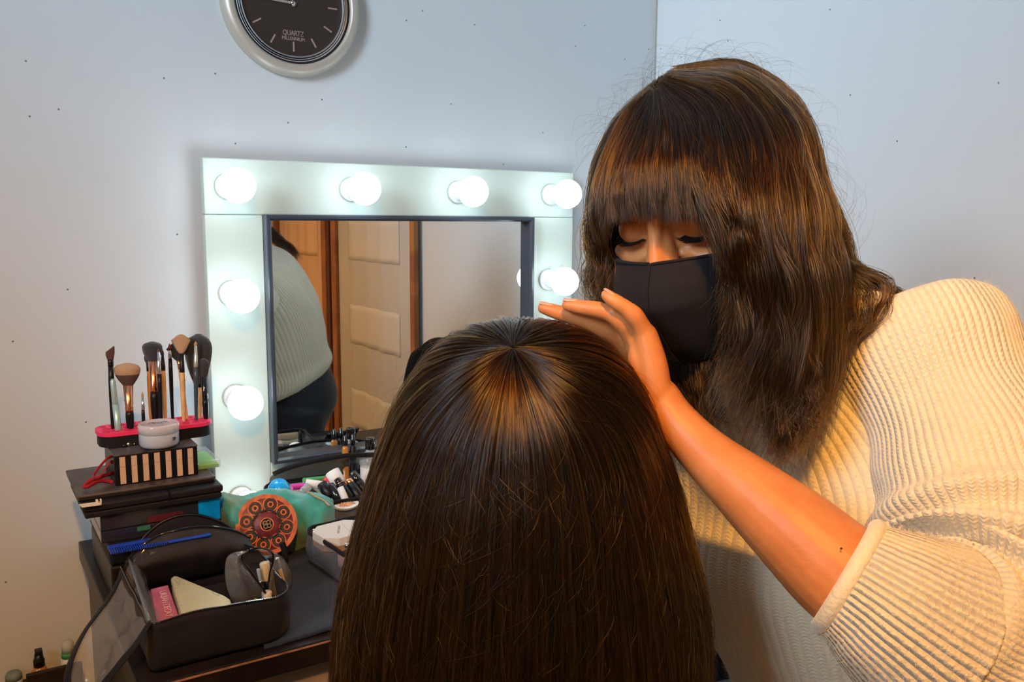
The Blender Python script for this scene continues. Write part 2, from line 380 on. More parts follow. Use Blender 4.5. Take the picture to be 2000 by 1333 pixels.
# --- stack of cases left of the mirror
t = thing('makeup_case', (-.13, -.15, ZD), 'black make-up case, lowest of the stack left of the mirror', 'case')
lbox(-.082, .075, -.11, .10, 0, .055, 'body', M['black'], t, .004); lbox(-.083, .076, -.111, .101, .056, .0865, 'lid', M['black_matte'], t, .004)
t = thing('comb', (-.148, -.279, .7868), 'blue plastic comb lying on the lowest black case', 'comb')
lbox(-.068, .068, .002, .012, .0, .0035, 'spine', M['blue'], t, .001)
lbox(.008, .068, -.018, .002, 0, .0033, 'handle', M['blue'], t, .001)
tm = MB()
for k in range(26): tm.box(-.068 + k * .0029, -.0665 + k * .0029, -.020, .002, .0004, .003)
tm.build('tooth_row', M['blue'], t)
M['smoke_box'] = mat('smoky_dark_box', (.02, .02, .03), .15, coat=.5)
t = thing('storage_box', (-.138, -.16, .7868), 'dark see-through box with coloured shadows inside, under the black palettes', 'box')
lbox(-.083, .083, -.088, .08, 0, .018, 'tray', M['smoke_box'], t); lbox(-.083, .083, -.089, .081, .0185, .043, 'lid', M['smoke_box'], t)
for x0, x1, z0, z1, m in ((-.035, -.017, .010, .0165, mat('green_swatch', (.03, .16, .11), .5)), (-.02, .03, .020, .030, mat('wine_swatch', (.09, .008, .02), .5)), (.052, .0835, .008, .042, M['cyan'])):
    lbox(x0, x1, -.0895, -.088 if x1 < .08 else -.06, z0, z1, 'contents', m, t, 0)
t = thing('makeup_palette', (-.148, -.165, .830), 'long black closed palette with a dark band across its lid', 'palette')
lbox(-.093, .095, -.093, .08, .0, .009, 'tray', M['black_matte'], t, .002); lbox(-.095, .097, -.095, .081, .0095, .0205, 'lid', M['black_matte'], t, .003)
lbox(.018, .021, -.0958, .08, .008, .0209, 'elastic_band', M['black_gloss'], t, .0005)
p = onZ(178, 985, .8515)
t = thing('hair_clip', (p[0], p[1], .8505), 'small cream plastic clip on the left corner of the long black palette', 'clip')
MB().prism([(-.012, -.008), (.012, -.009), (.014, .004), (-.015, .006)], 0, .0016).build('plate', M['cream'], t, bevel=.0005)
lbox(.006, .009, -.003, .003, .0016, .006, 'jaw', M['cream'], t, .0005); lbox(.0115, .0135, -.003, .003, .0016, .006, 'jaw', M['cream'], t, .0005)
M['dusty'] = mat('dusty_brown_lid', (.075, .06, .058), .42, noise_col=(.04, .032, .032), nscale=25)
t = thing('makeup_palette', (-.152, -.16, .8505), 'flat palette with a dusty brown lid sticking out to the left', 'palette')
lbox(-.094, .094, -.08, .07, 0, .0045, 'tray', M['black'], t, .001); lbox(-.095, .095, -.081, .071, .0048, .0098, 'lid', M['dusty'], t, .002)
# striped box with drawers
t = thing('striped_box', (-.136, -.22, .8605), 'black box with cream vertical stripes on its front', 'box')
M['boxtop'] = mat('grey_marbled_top', (.10, .10, .11), .3, noise_col=(.02, .02, .022), nscale=22, ndist=(.45, .55))
lbox(-.0585, .0585, .0, .095, 0, .0445, 'body', M['black'], t, .001)
lbox(-.0595, .0595, -.001, .096, .0445, .0462, 'lid', M['boxtop'], t, .0006)
st = MB()
for k in range(7):
    x = -.0515 + k * .0159; st.box(x, x + .0078, -.0006, .0002, .002, .0275); st.box(x, x + .0078, -.0006, .0002, .0279, .0425)
st.build('stripe', M['tan'], t)
for z in (.012, .034): MB().ball((.0605, .012, z), .0018, 10).build('rivet', M['chrome'], t)
def ribbon(name, pts, r, m, par): return MB().tube(pts, r, 6, rb=r * .35, sub=6).build(name, m, par)
ribbon('ribbon_pull', [(-.059, .02, .040), (-.066, .012, .040), (-.079, .004, .030), (-.086, .002, .020), (-.080, .0, .019), (-.069, .006, .028), (-.062, .012, .036), (-.059, .018, .030)], .0022, M['red'], t)
ribbon('ribbon_pull', [(-.059, .03, .012), (-.072, .015, .014), (-.090, .01, .011), (-.100, .005, .004), (-.094, .0, .006), (-.078, .012, .008), (-.065, .015, .0045), (-.060, .012, .003)], .003, M['red'], t)
# trinkets on the striped box
p = onZ(252, 872, .908)
t = thing('earring', (p[0], p[1] + .004, .907), 'tiny silver and copper trinket lying on the striped box beside the jar', 'earring')
MB().ball((0, 0, .003), (.003, .002, .003), 10).build('bead', M['chrome'], t); MB().tube([(.003, 0, .002), (.006, .002, .003), (.009, -.001, .0025)], .0013, 6, sub=3).build('hook', M['gold'], t)
MB().ball((-.006, -.003, .0025), (.004, .002, .002), 10).build('bead', M['black_gloss'], t)
# clear box with green contents
t = thing('clear_box', (-.066, -.165, .8605), 'small clear plastic box of lime green sheets beside the striped box', 'box')
lbox(-.008, .026, -.03, .06, 0, .006, 'contents', M['green'], t, .001); lbox(-.0095, .028, -.033, .063, 0, .013, 'shell', mat('clear_box_shell', (.7, .75, .9), .1, alpha=.3, coat=.5), t, .002)
# brush holder
HY = -.145
t = thing('brush_holder', (-.124, HY, .9075), 'pink-topped black silicone brush holder on the striped box', 'brush holder')
def rrect(hx, hy, r, n=6):
    o = []
    for cx_, cy_, a in ((hx - r, hy - r, 0), (-hx + r, hy - r, 90), (-hx + r, -hy + r, 180), (hx - r, -hy + r, 270)):
        for k in range(n + 1):
            q = R_(a + 90 * k / n); o.append((cx_ + r * math.cos(q), cy_ + r * math.sin(q)))
    return o
MB().prism(rrect(.0815, .031, .022), 0, .017, smooth=True).build('base', M['black_matte'], t, bevel=.002)
MB().prism(rrect(.0835, .033, .023), .017, .0225, smooth=True).build('silicone_top', M['pink'], t, bevel=.002)
pk = MB()
for i in range(11):
    for j in range(3): pk.lathe([(.0052, 0), (.0054, .0012), (.0038, .0016), (.003, .0005)], 6, (-.072 + i * .0144 + (j % 2) * .003, -.019 + j * .019, .0222))
pk.build('opening_ring', mat('deep_pink', (.6, .02, .09), .5), t)
# cosmetics jar
p = onZ(318, 880, .9075)
t = thing('cosmetics_jar', (p[0] + .001, -.199, .9075), 'frosted round jar with a clear lid on the striped box', 'jar')
M['frost'] = mat('frosted_plastic', (.55, .60, .70), .25, alpha=.75, coat=.3); M['jarbeige'] = mat('grey_beige_powder', (.42, .36, .33), .5)
MB().lathe([(.020, 0), (.0265, .002), (.0285, .006), (.0285, .0205), (.0275, .022)], 40).build('body', M['frost'], t)
MB().lathe([(.0255, .003), (.0262, .019), (.001, .019)], 32).build('powder', M['jarbeige'], t)
lj = MB().lathe([(.0275, .0222), (.0292, .0225), (.0295, .034), (.0275, .0362), (.0255, .0362), (.025, .035), (.001, .035)], 40).build('lid', mat('clear_lid', (.75, .78, .8), .12, alpha=.55, coat=.6), t)
M['ink'] = mat('dark_ink', (.02, .02, .03), .5)
text('20', .007, t, (.017, -.0235, .014), (R_(90), 0, R_(36)), M['ink'])
sc_ = MB()
for k in range(9): sc_.tube([(-.014 + k * .003, .004 * math.sin(k), .0366), (-.012 + k * .003, -.002 + .003 * math.cos(k * 2), .0368)], .0004, 5)
sc_.build('lid_marking', M['ink'], t)

# --- brushes
M['bris_blk'] = mat('black_bristle', (.018, .02, .028), .6, sheen=.3, bump=.8, bscale=900)
M['bris_brn'] = mat('brown_bristle', (.10, .045, .03), .6, bump=.8, bscale=900)
M['bris_tan'] = mat('tan_bristle', (.50, .30, .17), .6, bump=.8, bscale=900)
M['bris_duo'] = mat('duo_bristle', (.10, .055, .045), .65, bump=.8, bscale=900)
M['bris_red'] = mat('dark_red_tip', (.12, .01, .012), .5)
M['mintpen'] = mat('silver_mint', (.42, .60, .60), .3, .5)
M['copper'] = mat('copper_ferrule', (.80, .36, .20), .2, 1)
def bristle(hw, h, hd, m, name, par, z0, base=.4, tip='round', tip_m=None):
    """hairs: hw half width, hd half depth, flares from base ratio; strands cut into the surface"""
    b = MB(); n = 28; K = 12; rr = []
    for k in range(K + 1):
        s = k / K
        if tip == 'round': wv = base + (1 - base) * math.sin(min(s / .72, 1) * PI / 2) if s < .72 else math.sqrt(max(0, 1 - ((s - .72) / .285) ** 2))
        elif tip == 'point': wv = (base + (1 - base) * s / .35) if s < .35 else max(.04, 1 - ((s - .35) / .65) ** 1.3)
        elif tip == 'fan': wv = base + (1 - base) * s ** .8 if s < .93 else 1 - (s - .93) * 3
        else: wv = base + (1 - base) * min(1, s / .5) if s < .95 else .9
        ring = []
        for i in range(n):
            a = 2 * PI * i / n; j = 1 + .05 * math.sin(i * 9.1) * (s > .1)
            zz = z0 + h * s
            if tip == 'slant': zz += s * hw * .7 * math.cos(a)
            if tip == 'fan': zz += -s * h * .25 * (math.cos(a)) ** 2
            ring.append((hw * wv * j * math.cos(a), hd * (wv if tip != 'fan' else 1 - .6 * s) * j * math.sin(a), zz))
        rr.append(ring)
    b.rings(rr)
    if tip_m: 
        for q, f in enumerate(b.f):
            if np.mean([b.v[i][2] for i in f]) > z0 + h * .5: b.mi[q] = 1
    return b.build(name, [m] + ([tip_m] if tip_m else []), par)
zb_ = .9078 + .016
def brush(b0, t1, label, hr, hm, ferr, fm, bm, bl, bw, bd, tip='round', base=.5, y=HY, name='makeup_brush', tip_m=None, bow=None):
    A = onY(b0[0], b0[1], y); B = onY(t1[0], t1[1], y); A[2] = zb_
    L = float(np.linalg.norm(B - A)); d = Vector(B - A).normalized()
    o = thing(name, A, label, 'brush', 'make-up brushes standing in the pink holder')
    o.rotation_mode = 'QUATERNION'; o.rotation_quaternion = Vector((0, 0, 1)).rotation_difference(d) @ Matrix.Rotation(R_(-20), 3, 'Z').to_quaternion()
    lf, lb = ferr, bl; lh = L - lf - lb
    MB().lathe([(hr * .55, 0), (hr * .75, lh * .1), (hr, lh * .55), (hr * 1.02, lh * .8), (hr * .9, lh)], 16).build('handle', hm, o)
    if lf:
        rf = hr * .95; rt = bw * base
        MB().lathe([(rf, lh - .0005), (rf * 1.06, lh + .002), (rf * .98, lh + .003), (rf * 1.08, lh + .0045), (rf, lh + .006), (rt * 1.02, lh + lf)], 18).build('ferrule', fm, o)
    if bm is not None: bristle(bw, lb, bd, bm, 'bristle_head', o, lh + lf - .0005, base, tip, tip_m)
    return o
bk, sv = M['black'], M['chrome']
brush((220, 823), (215, 681), 'slim black brush with a slanted brown head, leftmost in the holder', .0042, bk, .01, bk, M['bris_brn'], .017, .0062, .003, 'slant', .7)
brush((254, 826), (248, 709), 'fluffy brush with pale tipped bristles and a golden collar', .0060, bk, .040, M['copper'], M['bris_duo'], .034, .0185, .012, 'round', .40, y=HY - .012, tip_m=M['bris_tan'])
brush((280, 824), (278, 764), 'shortest brush in the holder, thin with a silver collar', .0026, bk, .018, sv, M['bris_tan'], .011, .002, .0015, 'point', .8, y=HY - .012)
brush((295, 820), (289, 690), 'wooden brush half hidden behind the wide copper-collared brush', .0035, M['wood_handle'], .012, bk, M['bris_blk'], .016, .006, .003, 'slant', .6, y=HY + .016)
brush((304, 823), (297, 667), 'wide black brush with a tall copper collar', .0066, bk, .047, M['copper'], M['bris_blk'], .031, .0145, .009, 'round', .50)
brush((315, 822), (309, 680), 'thin dark brush with a long silver ferrule in front of the copper one', .0034, bk, .034, sv, M['bris_brn'], .006, .0026, .0016, 'point', .8, y=HY - .012)
brush((323, 821), (317, 681), 'light wooden brush with a pointed black tip', .0034, M['wood_handle'], .022, bk, M['bris_blk'], .012, .0024, .002, 'point', .8, y=HY - .004)
brush((337, 812), (331, 670), 'dark slim brush with a dark red tip', .0032, bk, .012, sv, M['bris_red'], .012, .0028, .002, 'point', .8, y=HY + .012)
brush((359, 820), (353, 653), 'light wooden fan brush with tan bristles spread at its top', .0040, M['wood_handle'], .030, bk, M['bris_tan'], .030, .0150, .0035, 'fan', .22, y=HY - .004)
brush((366, 812), (344, 668), 'dark fan brush behind the tan fan brush', .0034, M['wood_handle'], .014, M['copper'], M['bris_blk'], .030, .0165, .0035, 'fan', .25, y=HY + .014)
brush((388, 815), (388, 652), 'biggest black powder brush on a light wooden handle', .0060, M['wood_handle'], .002, bk, M['bris_blk'], .084, .0205, .010, 'round', .32, y=HY + .010)
brush((383, 816), (382, 666), 'thin dark brush with a pale golden tip in front of the powder brush', .0034, mat('petrol_handle', (.04, .06, .08), .3), .034, mat('pale_ferrule', (.6, .62, .5), .3, .7), M['bris_tan'], .008, .0026, .002, 'point', .8, y=HY - .008)
brush((402, 812), (397, 700), 'black handled brush with a silver ring, rightmost in the holder', .0048, bk, .036, M['black_gloss'], M['bris_blk'], .030, .0085, .005, 'round', .6, y=HY - .004)
A = onY(231, 829, HY - .016); B = onY(226, 740, HY - .016); A[2] = zb_ ; L = B[2] - A[2]
t = thing('makeup_pen', A, 'short silvery mint pen beside the leftmost brush', 'pen'); t.rotation_euler = (0, R_(-3), 0)
MB().lathe([(.0045, 0), (.0048, .004), (.0048, L * .55)], 16).build('barrel', M['mintpen'], t); MB().lathe([(.0044, L * .55), (.0045, L * .57), (.0038, L * .96), (.002, L)], 16).build('cap', M['mintpen'], t)

# --- small bottles on the low shelf
zs = .4755
def shelfbottle(px, y, label, name='spray_bottle'):
    p = onZ(px, 1325, zs + .01); return thing(name, (p[0], y, zs), label, 'bottle')
t = thing('spray_bottle', (onY(77, 1300, .01)[0], .016, zs), 'amber spray bottle with a black pump on the low shelf', 'bottle')
M['amber'] = mat('amber_liquid', (.55, .22, .04), .12, coat=.6, alpha=.85)
MB().lathe([(.012, 0), (.0125, .003), (.0125, .018), (.0095, .025), (.0075, .027)], 24).build('body', M['amber'], t)
MB().lathe([(.0085, .0265), (.0088, .038), (.007, .041), (.0062, .049), (.001, .050)], 24).build('pump', M['black'], t)
MB().box(-.0055, .006, -.009, .0055, .0495, .0565).build('spray_head', M['black'], t, bevel=.0015)
t = thing('small_bottle', (onY(30, 1325, .01)[0] - .002, .020, zs), 'grey green bottle cap at the far left of the low shelf', 'bottle')
MB().lathe([(.013, 0), (.013, .0120), (.001, .0120)], 24).build('body', M['frost'], t); MB().lathe([(.0125, .0125), (.0125, .020), (.010, .0245), (.001, .0255)], 24).build('cap', mat('grey_green', (.16, .22, .19), .5), t)
t = thing('small_bottle', (onY(134, 1280, .01)[0], .020, zs), 'clear bottle with a green collar behind the clear bag flap', 'bottle')
MB().lathe([(.011, 0), (.0115, .003), (.0115, .026), (.009, .029)], 24).build('body', mat('milky', (.7, .72, .66), .3), t); MB().lathe([(.0105, .0292), (.0108, .037), (.009, .038)], 24).build('collar', mat('bottle_green', (.06, .28, .08), .4), t)
MB().lathe([(.0095, .0382), (.010, .052), (.006, .058), (.001, .059)], 24).build('cap', mat('translucent_cap', (.6, .62, .55), .25, alpha=.6), t)

# --- black textured mat under the bags
t_m = MB(); G = []
c0, c1, c2, c3 = (-.07, -.512), (.30, -.515), (.31, -.10), (-.02, -.24)
M['mat'] = mat('blue_black_fabric_mat', (.010, .016, .034), .75, spec=.3, sheen=.12); 
nt = M['mat'].node_tree; bs = nt.nodes['Principled BSDF']; tcn = nt.nodes['Texture Coordinate']
br = nt.nodes.new('ShaderNodeTexBrick'); br.inputs['Scale'].default_value = 60; br.inputs['Mortar Size'].default_value = .03; br.inputs['Color1'].default_value = (1, 1, 1, 1); br.inputs['Color2'].default_value = (.7, .7, .7, 1); br.inputs['Mortar'].default_value = (0, 0, 0, 1)
nz = nt.nodes.new('ShaderNodeTexNoise'); nz.inputs['Scale'].default_value = 14; ad = nt.nodes.new('ShaderNodeVectorMath'); ad.operation = 'ADD'; sc2 = nt.nodes.new('ShaderNodeVectorMath'); sc2.operation = 'SCALE'; sc2.inputs['Scale'].default_value = .02
nt.links.new(tcn.outputs['Object'], nz.inputs['Vector']); nt.links.new(nz.outputs['Color'], sc2.inputs[0]); nt.links.new(sc2.outputs[0], ad.inputs[0]); nt.links.new(tcn.outputs['Object'], ad.inputs[1]); nt.links.new(ad.outputs[0], br.inputs['Vector'])
bmp_ = nt.nodes.new('ShaderNodeBump'); bmp_.inputs['Strength'].default_value = .9; bmp_.inputs['Distance'].default_value = .003; nt.links.new(br.outputs['Color'], bmp_.inputs['Height']); nt.links.new(bmp_.outputs['Normal'], bs.inputs['Normal'])
for j in range(40):
    row = []
    for i in range(40):
        u, v = i / 39, j / 39
        a = np.array(c0) * (1 - u) * (1 - v) + np.array(c1) * u * (1 - v) + np.array(c2) * u * v + np.array(c3) * (1 - u) * v
        z = ZD + .0035 + .0022 * noise.noise(Vector((a[0] * 25, a[1] * 25, 0))) + .0008 * noise.noise(Vector((a[0] * 90, a[1] * 90, 3)))
        row.append((a[0] + .003 * math.sin(v * 9), a[1] + .003 * math.sin(u * 8), z))
    G.append(row)
o = t_m.grid(G).build('desk_mat', M['mat'], solid=.003)
tag(o, 'blue-black crinkled cloth mat spread on the desk beside the bag', 'mat')

# --- open black bag with a clear flap (front left)
BX0, BX1, BYF, BYB, ZR = -.203, -.022, -.503, -.282, .764
t = thing('makeup_bag', (-.11, -.39, ZD + .0045), 'open black make-up bag with a clear flap hanging off the desk', 'bag')
bo = np.array(t.location)
def L(p): return tuple(np.array(p) - bo)
def rr2(x0, x1, y0, y1, rl, rrr, n=8):
    o = []
    for cx_, cy_, r, a in ((x1 - rrr, y1 - rrr, rrr, 0), (x0 + rl, y1 - rl, rl, 90), (x0 + rl, y0 + rl, rl, 180), (x1 - rrr, y0 + rrr, rrr, 270)):
        for k in range(n + 1): q = R_(a + 90 * k / n); o.append((cx_ + r * math.cos(q), cy_ + r * math.sin(q)))
    return o
def dens(o, k=4):
    r = []
    for i in range(len(o)):
        a, b = np.array(o[i]), np.array(o[(i + 1) % len(o)]); n = max(1, int(np.linalg.norm(b - a) / .012))
        for j in range(n): r.append(tuple(a + (b - a) * j / n))
    return r
ol = dens(rr2(BX0, BX1, BYF, BYB, .012, .045))
b = MB(); H = ZR - bo[2]; rr = []
for k in range(9):
    s = k / 8; z = bo[2] + .001 + (H - .001) * s; ring = []
    for (x, y) in ol:
        bul = 1 + .035 * math.sin(s * PI) + .03 * noise.noise(Vector((x * 22, y * 22, s * 2.2)))
        zz = z + (.004 * s * math.sin((x - BX0) * 26) if y < -.4 else 0)
        ring.append(L((-.11 + (x + .11) * bul, -.39 + (y + .39) * bul, zz)))
    rr.append(ring)
b.rings(rr, caps=False); n_ = len(ol); b.add(rr[0], [tuple(range(n_))], None, 0, False)
b.build('bag_body', M['black_fabric'], t, solid=.0022)
rim = [(x, y) for x, y in ol]
rimp = [np.array(rr[-1][i]) + np.array((0, 0, .0008)) for i in range(n_)] + [np.array(rr[-1][0]) + np.array((0, 0, .0008))]
MB().tube(rimp, .0016, 6).build('piping', M['black_gloss'], t)
zt_ = MB()                                              # zip teeth along the front and right rim
path = cat(np.array(rimp), 6); d_ = 0
front = [p for p in path if p[1] + bo[1] < -.44]
acc = 0
for a, c in zip(front[:-1], front[1:]):
    if np.linalg.norm(c - a) > .02: continue
    acc += np.linalg.norm(c - a)
    if acc > .0016: acc = 0; zt_.box(a[0] - .0004, a[0] + .0004, a[1] - .0018, a[1] + .0006, a[2] + .0005, a[2] + .0022)
zt_.build('zip', M['chrome'], t)
# raised back with mesh pocket
G = []; K = 36
edge = []
for i in range(K + 1):
    u = i / K; x = BX0 + .012 + u * (BX1 - BX0 - .012)
    htop = .012 + .052 * math.sin(min(1, u * 1.02) * PI) ** .55 * (1 - .25 * u)
    col = []
    for j in range(13):
        v = j / 12; z = .725 + (.760 - .725) * min(1, v * 2) + max(0, v - .5) * 2 * htop * .72
        y = BYB - .006 + .028 * math.sin(v * PI * .9) * -1 * .45 + .012 * max(0, v - .5) + .003 * noise.noise(Vector((u * 6, v * 4, 1)))
        col.append(L((x, y, z)))
    G.append(col); edge.append(col[-1])
G = np.array(G).transpose(1, 0, 2)
M['meshfab'] = mat('black_net_fabric', (.010, .009, .011), .4, coat=.15, bump=.5, bscale=1200)
MB().grid(G).build('net_pocket', M['meshfab'], t, solid=.0015)
MB().tube(edge, .0021, 8).build('piping', M['black_gloss'], t)
# lid folded behind: a second, higher arch
G2 = []; e2 = []
for i in range(K + 1):
    u = i / K; x = BX0 + .02 + u * (BX1 - BX0 - .03)
    h = .004 + .058 * math.sin(u * PI) ** .6 * (1 - .2 * u)
    col = [L((x, BYB + .004 + v * .012 + .004 * math.sin(u * 5), .758 + h * v)) for v in np.linspace(0, 1, 7)]
    G2.append(col); e2.append(col[-1])
MB().grid(np.array(G2).transpose(1, 0, 2)).build('lid', M['black_fabric'], t, solid=.002)
MB().tube(e2, .0024, 8).build('piping', M['black'], t)
# clear side gusset at the left and hanging clear flap with black tape
A = np.array((BX0 + .012, BYB + .002, ZR + .004)); Bp = np.array((BX0 - .0, BYF + .004, ZR + .002))
far = cat(np.array([A, onY(215, 1165, -.34), onY(165, 1235, -.40), onY(136, 1300, -.455), onY(134, 1350, -.48), onY(160, 1420, -.50)]), 8)
near = cat(np.array([Bp, onY(262, 1263, -.512), onY(232, 1300, -.515), onY(205, 1335, -.518), onY(180, 1380, -.518), onY(160, 1420, -.50) + np.array((.004, 0, -.002))]), 8)
G = []
for i in range(len(far)):
    row = []
    for j in range(25):
        v = j / 24; p = far[i] * (1 - v) + near[i] * v
        wv = math.sin(v * PI) * (.012 * noise.noise(Vector((i * .12, v * 3.2, 0))) + .006 * noise.noise(Vector((i * .35, v * 8, 4))) - .010)
        row.append(L(p + np.array((-.6, -.1, .6)) * wv))
    G.append(row)
MB().grid(G).build('clear_flap', M['pvc'], t)
tape = [L(p) for p in far] ; tape2 = [L(p) for p in near]
def band(path, wd, nrm, name='flap_tape', m=None, par=None, th=.0012):
    return MB().tube(path, wd, 8, rb=th, up=nrm).build(name, m or M['black_fabric'], par or t)
band(tape, .0052, (.75, -.45, .5)); band(tape2, .0052, (.75, -.3, .5))
gs = []
for i in range(17):
    u = i / 16; p = A * (1 - u) + Bp * u
    gs.append([L(p + np.array((.000 + .016 * v + .003 * noise.noise(Vector((u * 7, v * 3, 8))), 0, .003 * math.sin(v * PI) - .012 * v * v))) for v in np.linspace(0, 1, 7)])
MB().grid(gs).build('clear_gusset', M['pvc_smoke'], t)
MB().tube([L(A * (1 - u) + Bp * u + np.array((0, 0, .0035))) for u in np.linspace(0, 1, 12)], .0022, 8).build('piping', mat('grey_piping', (.12, .15, .17), .25, coat=.4), t)
# contents of the bag
zb1 = .742
pc = [onZ(294, 1151, .757), onZ(328, 1143, .757), onZ(352, 1212, .748), onZ(308, 1226, .748)]
t2 = thing('makeup_palette', (float(np.mean([p[0] for p in pc])), float(np.mean([p[1] for p in pc])), .7105), 'pink palette with embossed lettering inside the open black bag', 'palette')
b2 = np.array(t2.location); v = [tuple(p - b2) for p in pc]; v2 = [(p[0] - b2[0], p[1] - b2[1], p[2] - b2[2] - .026) for p in pc]
M['pinkpal'] = mat('dusty_pink', (.48, .12, .20), .35, noise_col=(.40, .10, .17), nscale=60)
q = MB(); q.add(v + v2, [(3, 2, 1, 0), (4, 5, 6, 7), (0, 1, 5, 4), (1, 2, 6, 5), (2, 3, 7, 6), (3, 0, 4, 7)], None, 0, False); q.build('case', M['pinkpal'], t2, bevel=.001)
mid0 = (pc[0] + pc[1]) / 2; mid1 = (pc[2] + pc[3]) / 2; dv = mid1 - mid0; mc = (pc[0] + pc[1] + pc[2] + pc[3]) / 4 - b2
nn = np.cross(dv, pc[1] - pc[0]); nn /= -np.linalg.norm(nn); xx = dv / np.linalg.norm(dv); nn = nn if nn[2] > 0 else -nn; yy = np.cross(nn, xx)
rot = Matrix(((xx[0], yy[0], nn[0]), (xx[1], yy[1], nn[1]), (xx[2], yy[2], nn[2]))).to_euler()
text('URBAN DECAY', .0125, t2, tuple(mc + nn * .0012 + yy * .002), rot, mat('pale_pink_letter', (.72, .36, .42), .4), sx=.86)
# gold tin
zq = .762
poly = [onZ(x, y, zq + (1187 - y) * .00008) for x, y in ((333, 1128), (340, 1124), (346, 1124), (440, 1163), (450, 1170), (456, 1186), (420, 1200), (376, 1208), (362, 1207), (354, 1199))]
pm = np.mean(poly, axis=0)
t2 = thing('powder_tin', (float(pm[0]), float(pm[1]), .7105), 'pale gold tin with rounded corners inside the open black bag', 'tin')
b2 = np.array(t2.location); n_ = len(poly)
M['goldtin'] = mat('pale_gold_tin', (.62, .58, .34), .3, .35, coat=.3)
nt = M['goldtin'].node_tree; vo = nt.nodes.new('ShaderNodeTexVoronoi'); vo.inputs['Scale'].default_value = 330; lt = nt.nodes.new('ShaderNodeMath'); lt.operation = 'LESS_THAN'; lt.inputs[1].default_value = .30
nz = nt.nodes.new('ShaderNodeTexNoise'); nz.inputs['Scale'].default_value = 26; gt = nt.nodes.new('ShaderNodeMath'); gt.operation = 'GREATER_THAN'; gt.inputs[1].default_value = .52; mu = nt.nodes.new('ShaderNodeMath'); mu.operation = 'MULTIPLY'
mxx = nt.nodes.new('ShaderNodeMixRGB'); mxx.inputs[1].default_value = (.62, .58, .34, 1); mxx.inputs[2].default_value = (.30, .24, .10, 1); tcn = nt.nodes['Texture Coordinate']
for a_, b_ in ((tcn.outputs['Object'], vo.inputs['Vector']), (tcn.outputs['Object'], nz.inputs['Vector']), (vo.outputs['Distance'], lt.inputs[0]), (nz.outputs['Fac'], gt.inputs[0]), (lt.outputs[0], mu.inputs[0]), (gt.outputs[0], mu.inputs[1]), (mu.outputs[0], mxx.inputs[0]), (mxx.outputs[0], nt.nodes['Principled BSDF'].inputs['Base Color'])): nt.links.new(a_, b_)
def slabpoly(poly, dz0, dz1, name, m, par, bev):
    q = MB(); v = [tuple(p - b2 + np.array((0, 0, dz1))) for p in poly] + [tuple(p - b2 + np.array((0, 0, dz0))) for p in poly]
    q.add(v, [tuple(range(n_)), tuple(range(2 * n_ - 1, n_ - 1, -1))] + [(i, n_ + i, n_ + (i + 1) % n_, (i + 1) % n_) for i in range(n_)], None, 0, False); return q.build(name, m, par, bevel=bev, seg=3)
slabpoly(poly, -.011, -.0005, 'lid', M['goldtin'], t2, .0028); slabpoly([pm + (p - pm) * .97 for p in poly], -.024, -.0115, 'base', M['cream'], t2, .001)
# clear zip pouch standing in the bag with brushes in it
t2 = thing('clear_pouch', (-.062, -.405, .7105), 'clear zip pouch of brushes standing open inside the black bag', 'pouch')
b2 = np.array(t2.location)
def L2(p): return tuple(np.array(p) - b2)
zipL = [onY(x, y, -.425) for x, y in ((486, 1076), (472, 1084), (474, 1098), (490, 1118), (505, 1141), (519, 1160))]
zipR = [onY(x, y, -.405) for x, y in ((488, 1074), (509, 1072), (530, 1079), (534, 1092), (528, 1118), (523, 1158))]
zl = cat(np.array(zipL), 4); zr = cat(np.array(zipR), 4)
outL = cat(np.array([onY(x, y, -.44) for x, y in ((474, 1076), (446, 1086), (440, 1110), (442, 1140), (452, 1172), (470, 1196))]), 4)
outR = cat(np.array([onY(x, y, -.40) for x, y in ((520, 1074), (546, 1084), (562, 1104), (570, 1128), (566, 1150), (550, 1172))]), 4)
def sheet(a, b_, bulge, dirv, seed, m, name):
    G = []
    for i in range(len(a)):
        u = i / (len(a) - 1)
        G.append([L2(a[i] * (1 - v) + b_[i] * v + np.array(dirv) * (bulge * math.sin(v * PI) * (.4 + math.sin(u * PI)) + .004 * noise.noise(Vector((u * 4, v * 4, seed))))) for v in np.linspace(0, 1, 14)])
    return MB().grid(G).build(name, m, t2)
sheet(outL, zl, .020, (0, -1, .2), 1, M['pvc_smoke'], 'clear_side'); sheet(zr, outR, .012, (0, -1, .2), 2, M['pvc'], 'clear_side')
back = cat(np.array([onY(x, y, -.375) for x, y in ((474, 1078), (446, 1088), (438, 1112), (440, 1140), (450, 1172), (465, 1190))]), 4)
backR = cat(np.array([onY(x, y, -.365) for x, y in ((522, 1078), (548, 1088), (564, 1104), (572, 1126), (568, 1150), (552, 1168))]), 4)
sheet(back, backR, .008, (0, 1, 0), 3, mat('smoky_back', (.05, .05, .055), .2, alpha=.75), 'clear_back')
MB().tube([L2(p) for p in zl], .0018, 8, rb=.001).build('zip', M['black_gloss'], t2); MB().tube([L2(p) for p in zr], .0018, 8, rb=.001).build('zip', M['black_gloss'], t2)
def stick(a, b_, segs, label, name, cat_, par=None, group=None):
    """segs: (fraction0, fraction1, radius, material, part name) along a-b"""
    a, b_ = np.array(a), np.array(b_); Lh = float(np.linalg.norm(b_ - a)); d = Vector(b_ - a).normalized()
    o = thing(name, a, label, cat_, group); o.rotation_mode = 'QUATERNION'; o.rotation_quaternion = Vector((0, 0, 1)).rotation_difference(d)
    for f0, f1, r, m, pn in segs:
        z0, z1 = f0 * Lh, f1 * Lh
        MB().lathe([(r * .86, z0), (r, z0 + min(.0012, (z1 - z0) * .2)), (r, z1 - min(.0012, (z1 - z0) * .2)), (r * .86, z1), (.0001, z1)], 20).build(pn, m, o)
    return o
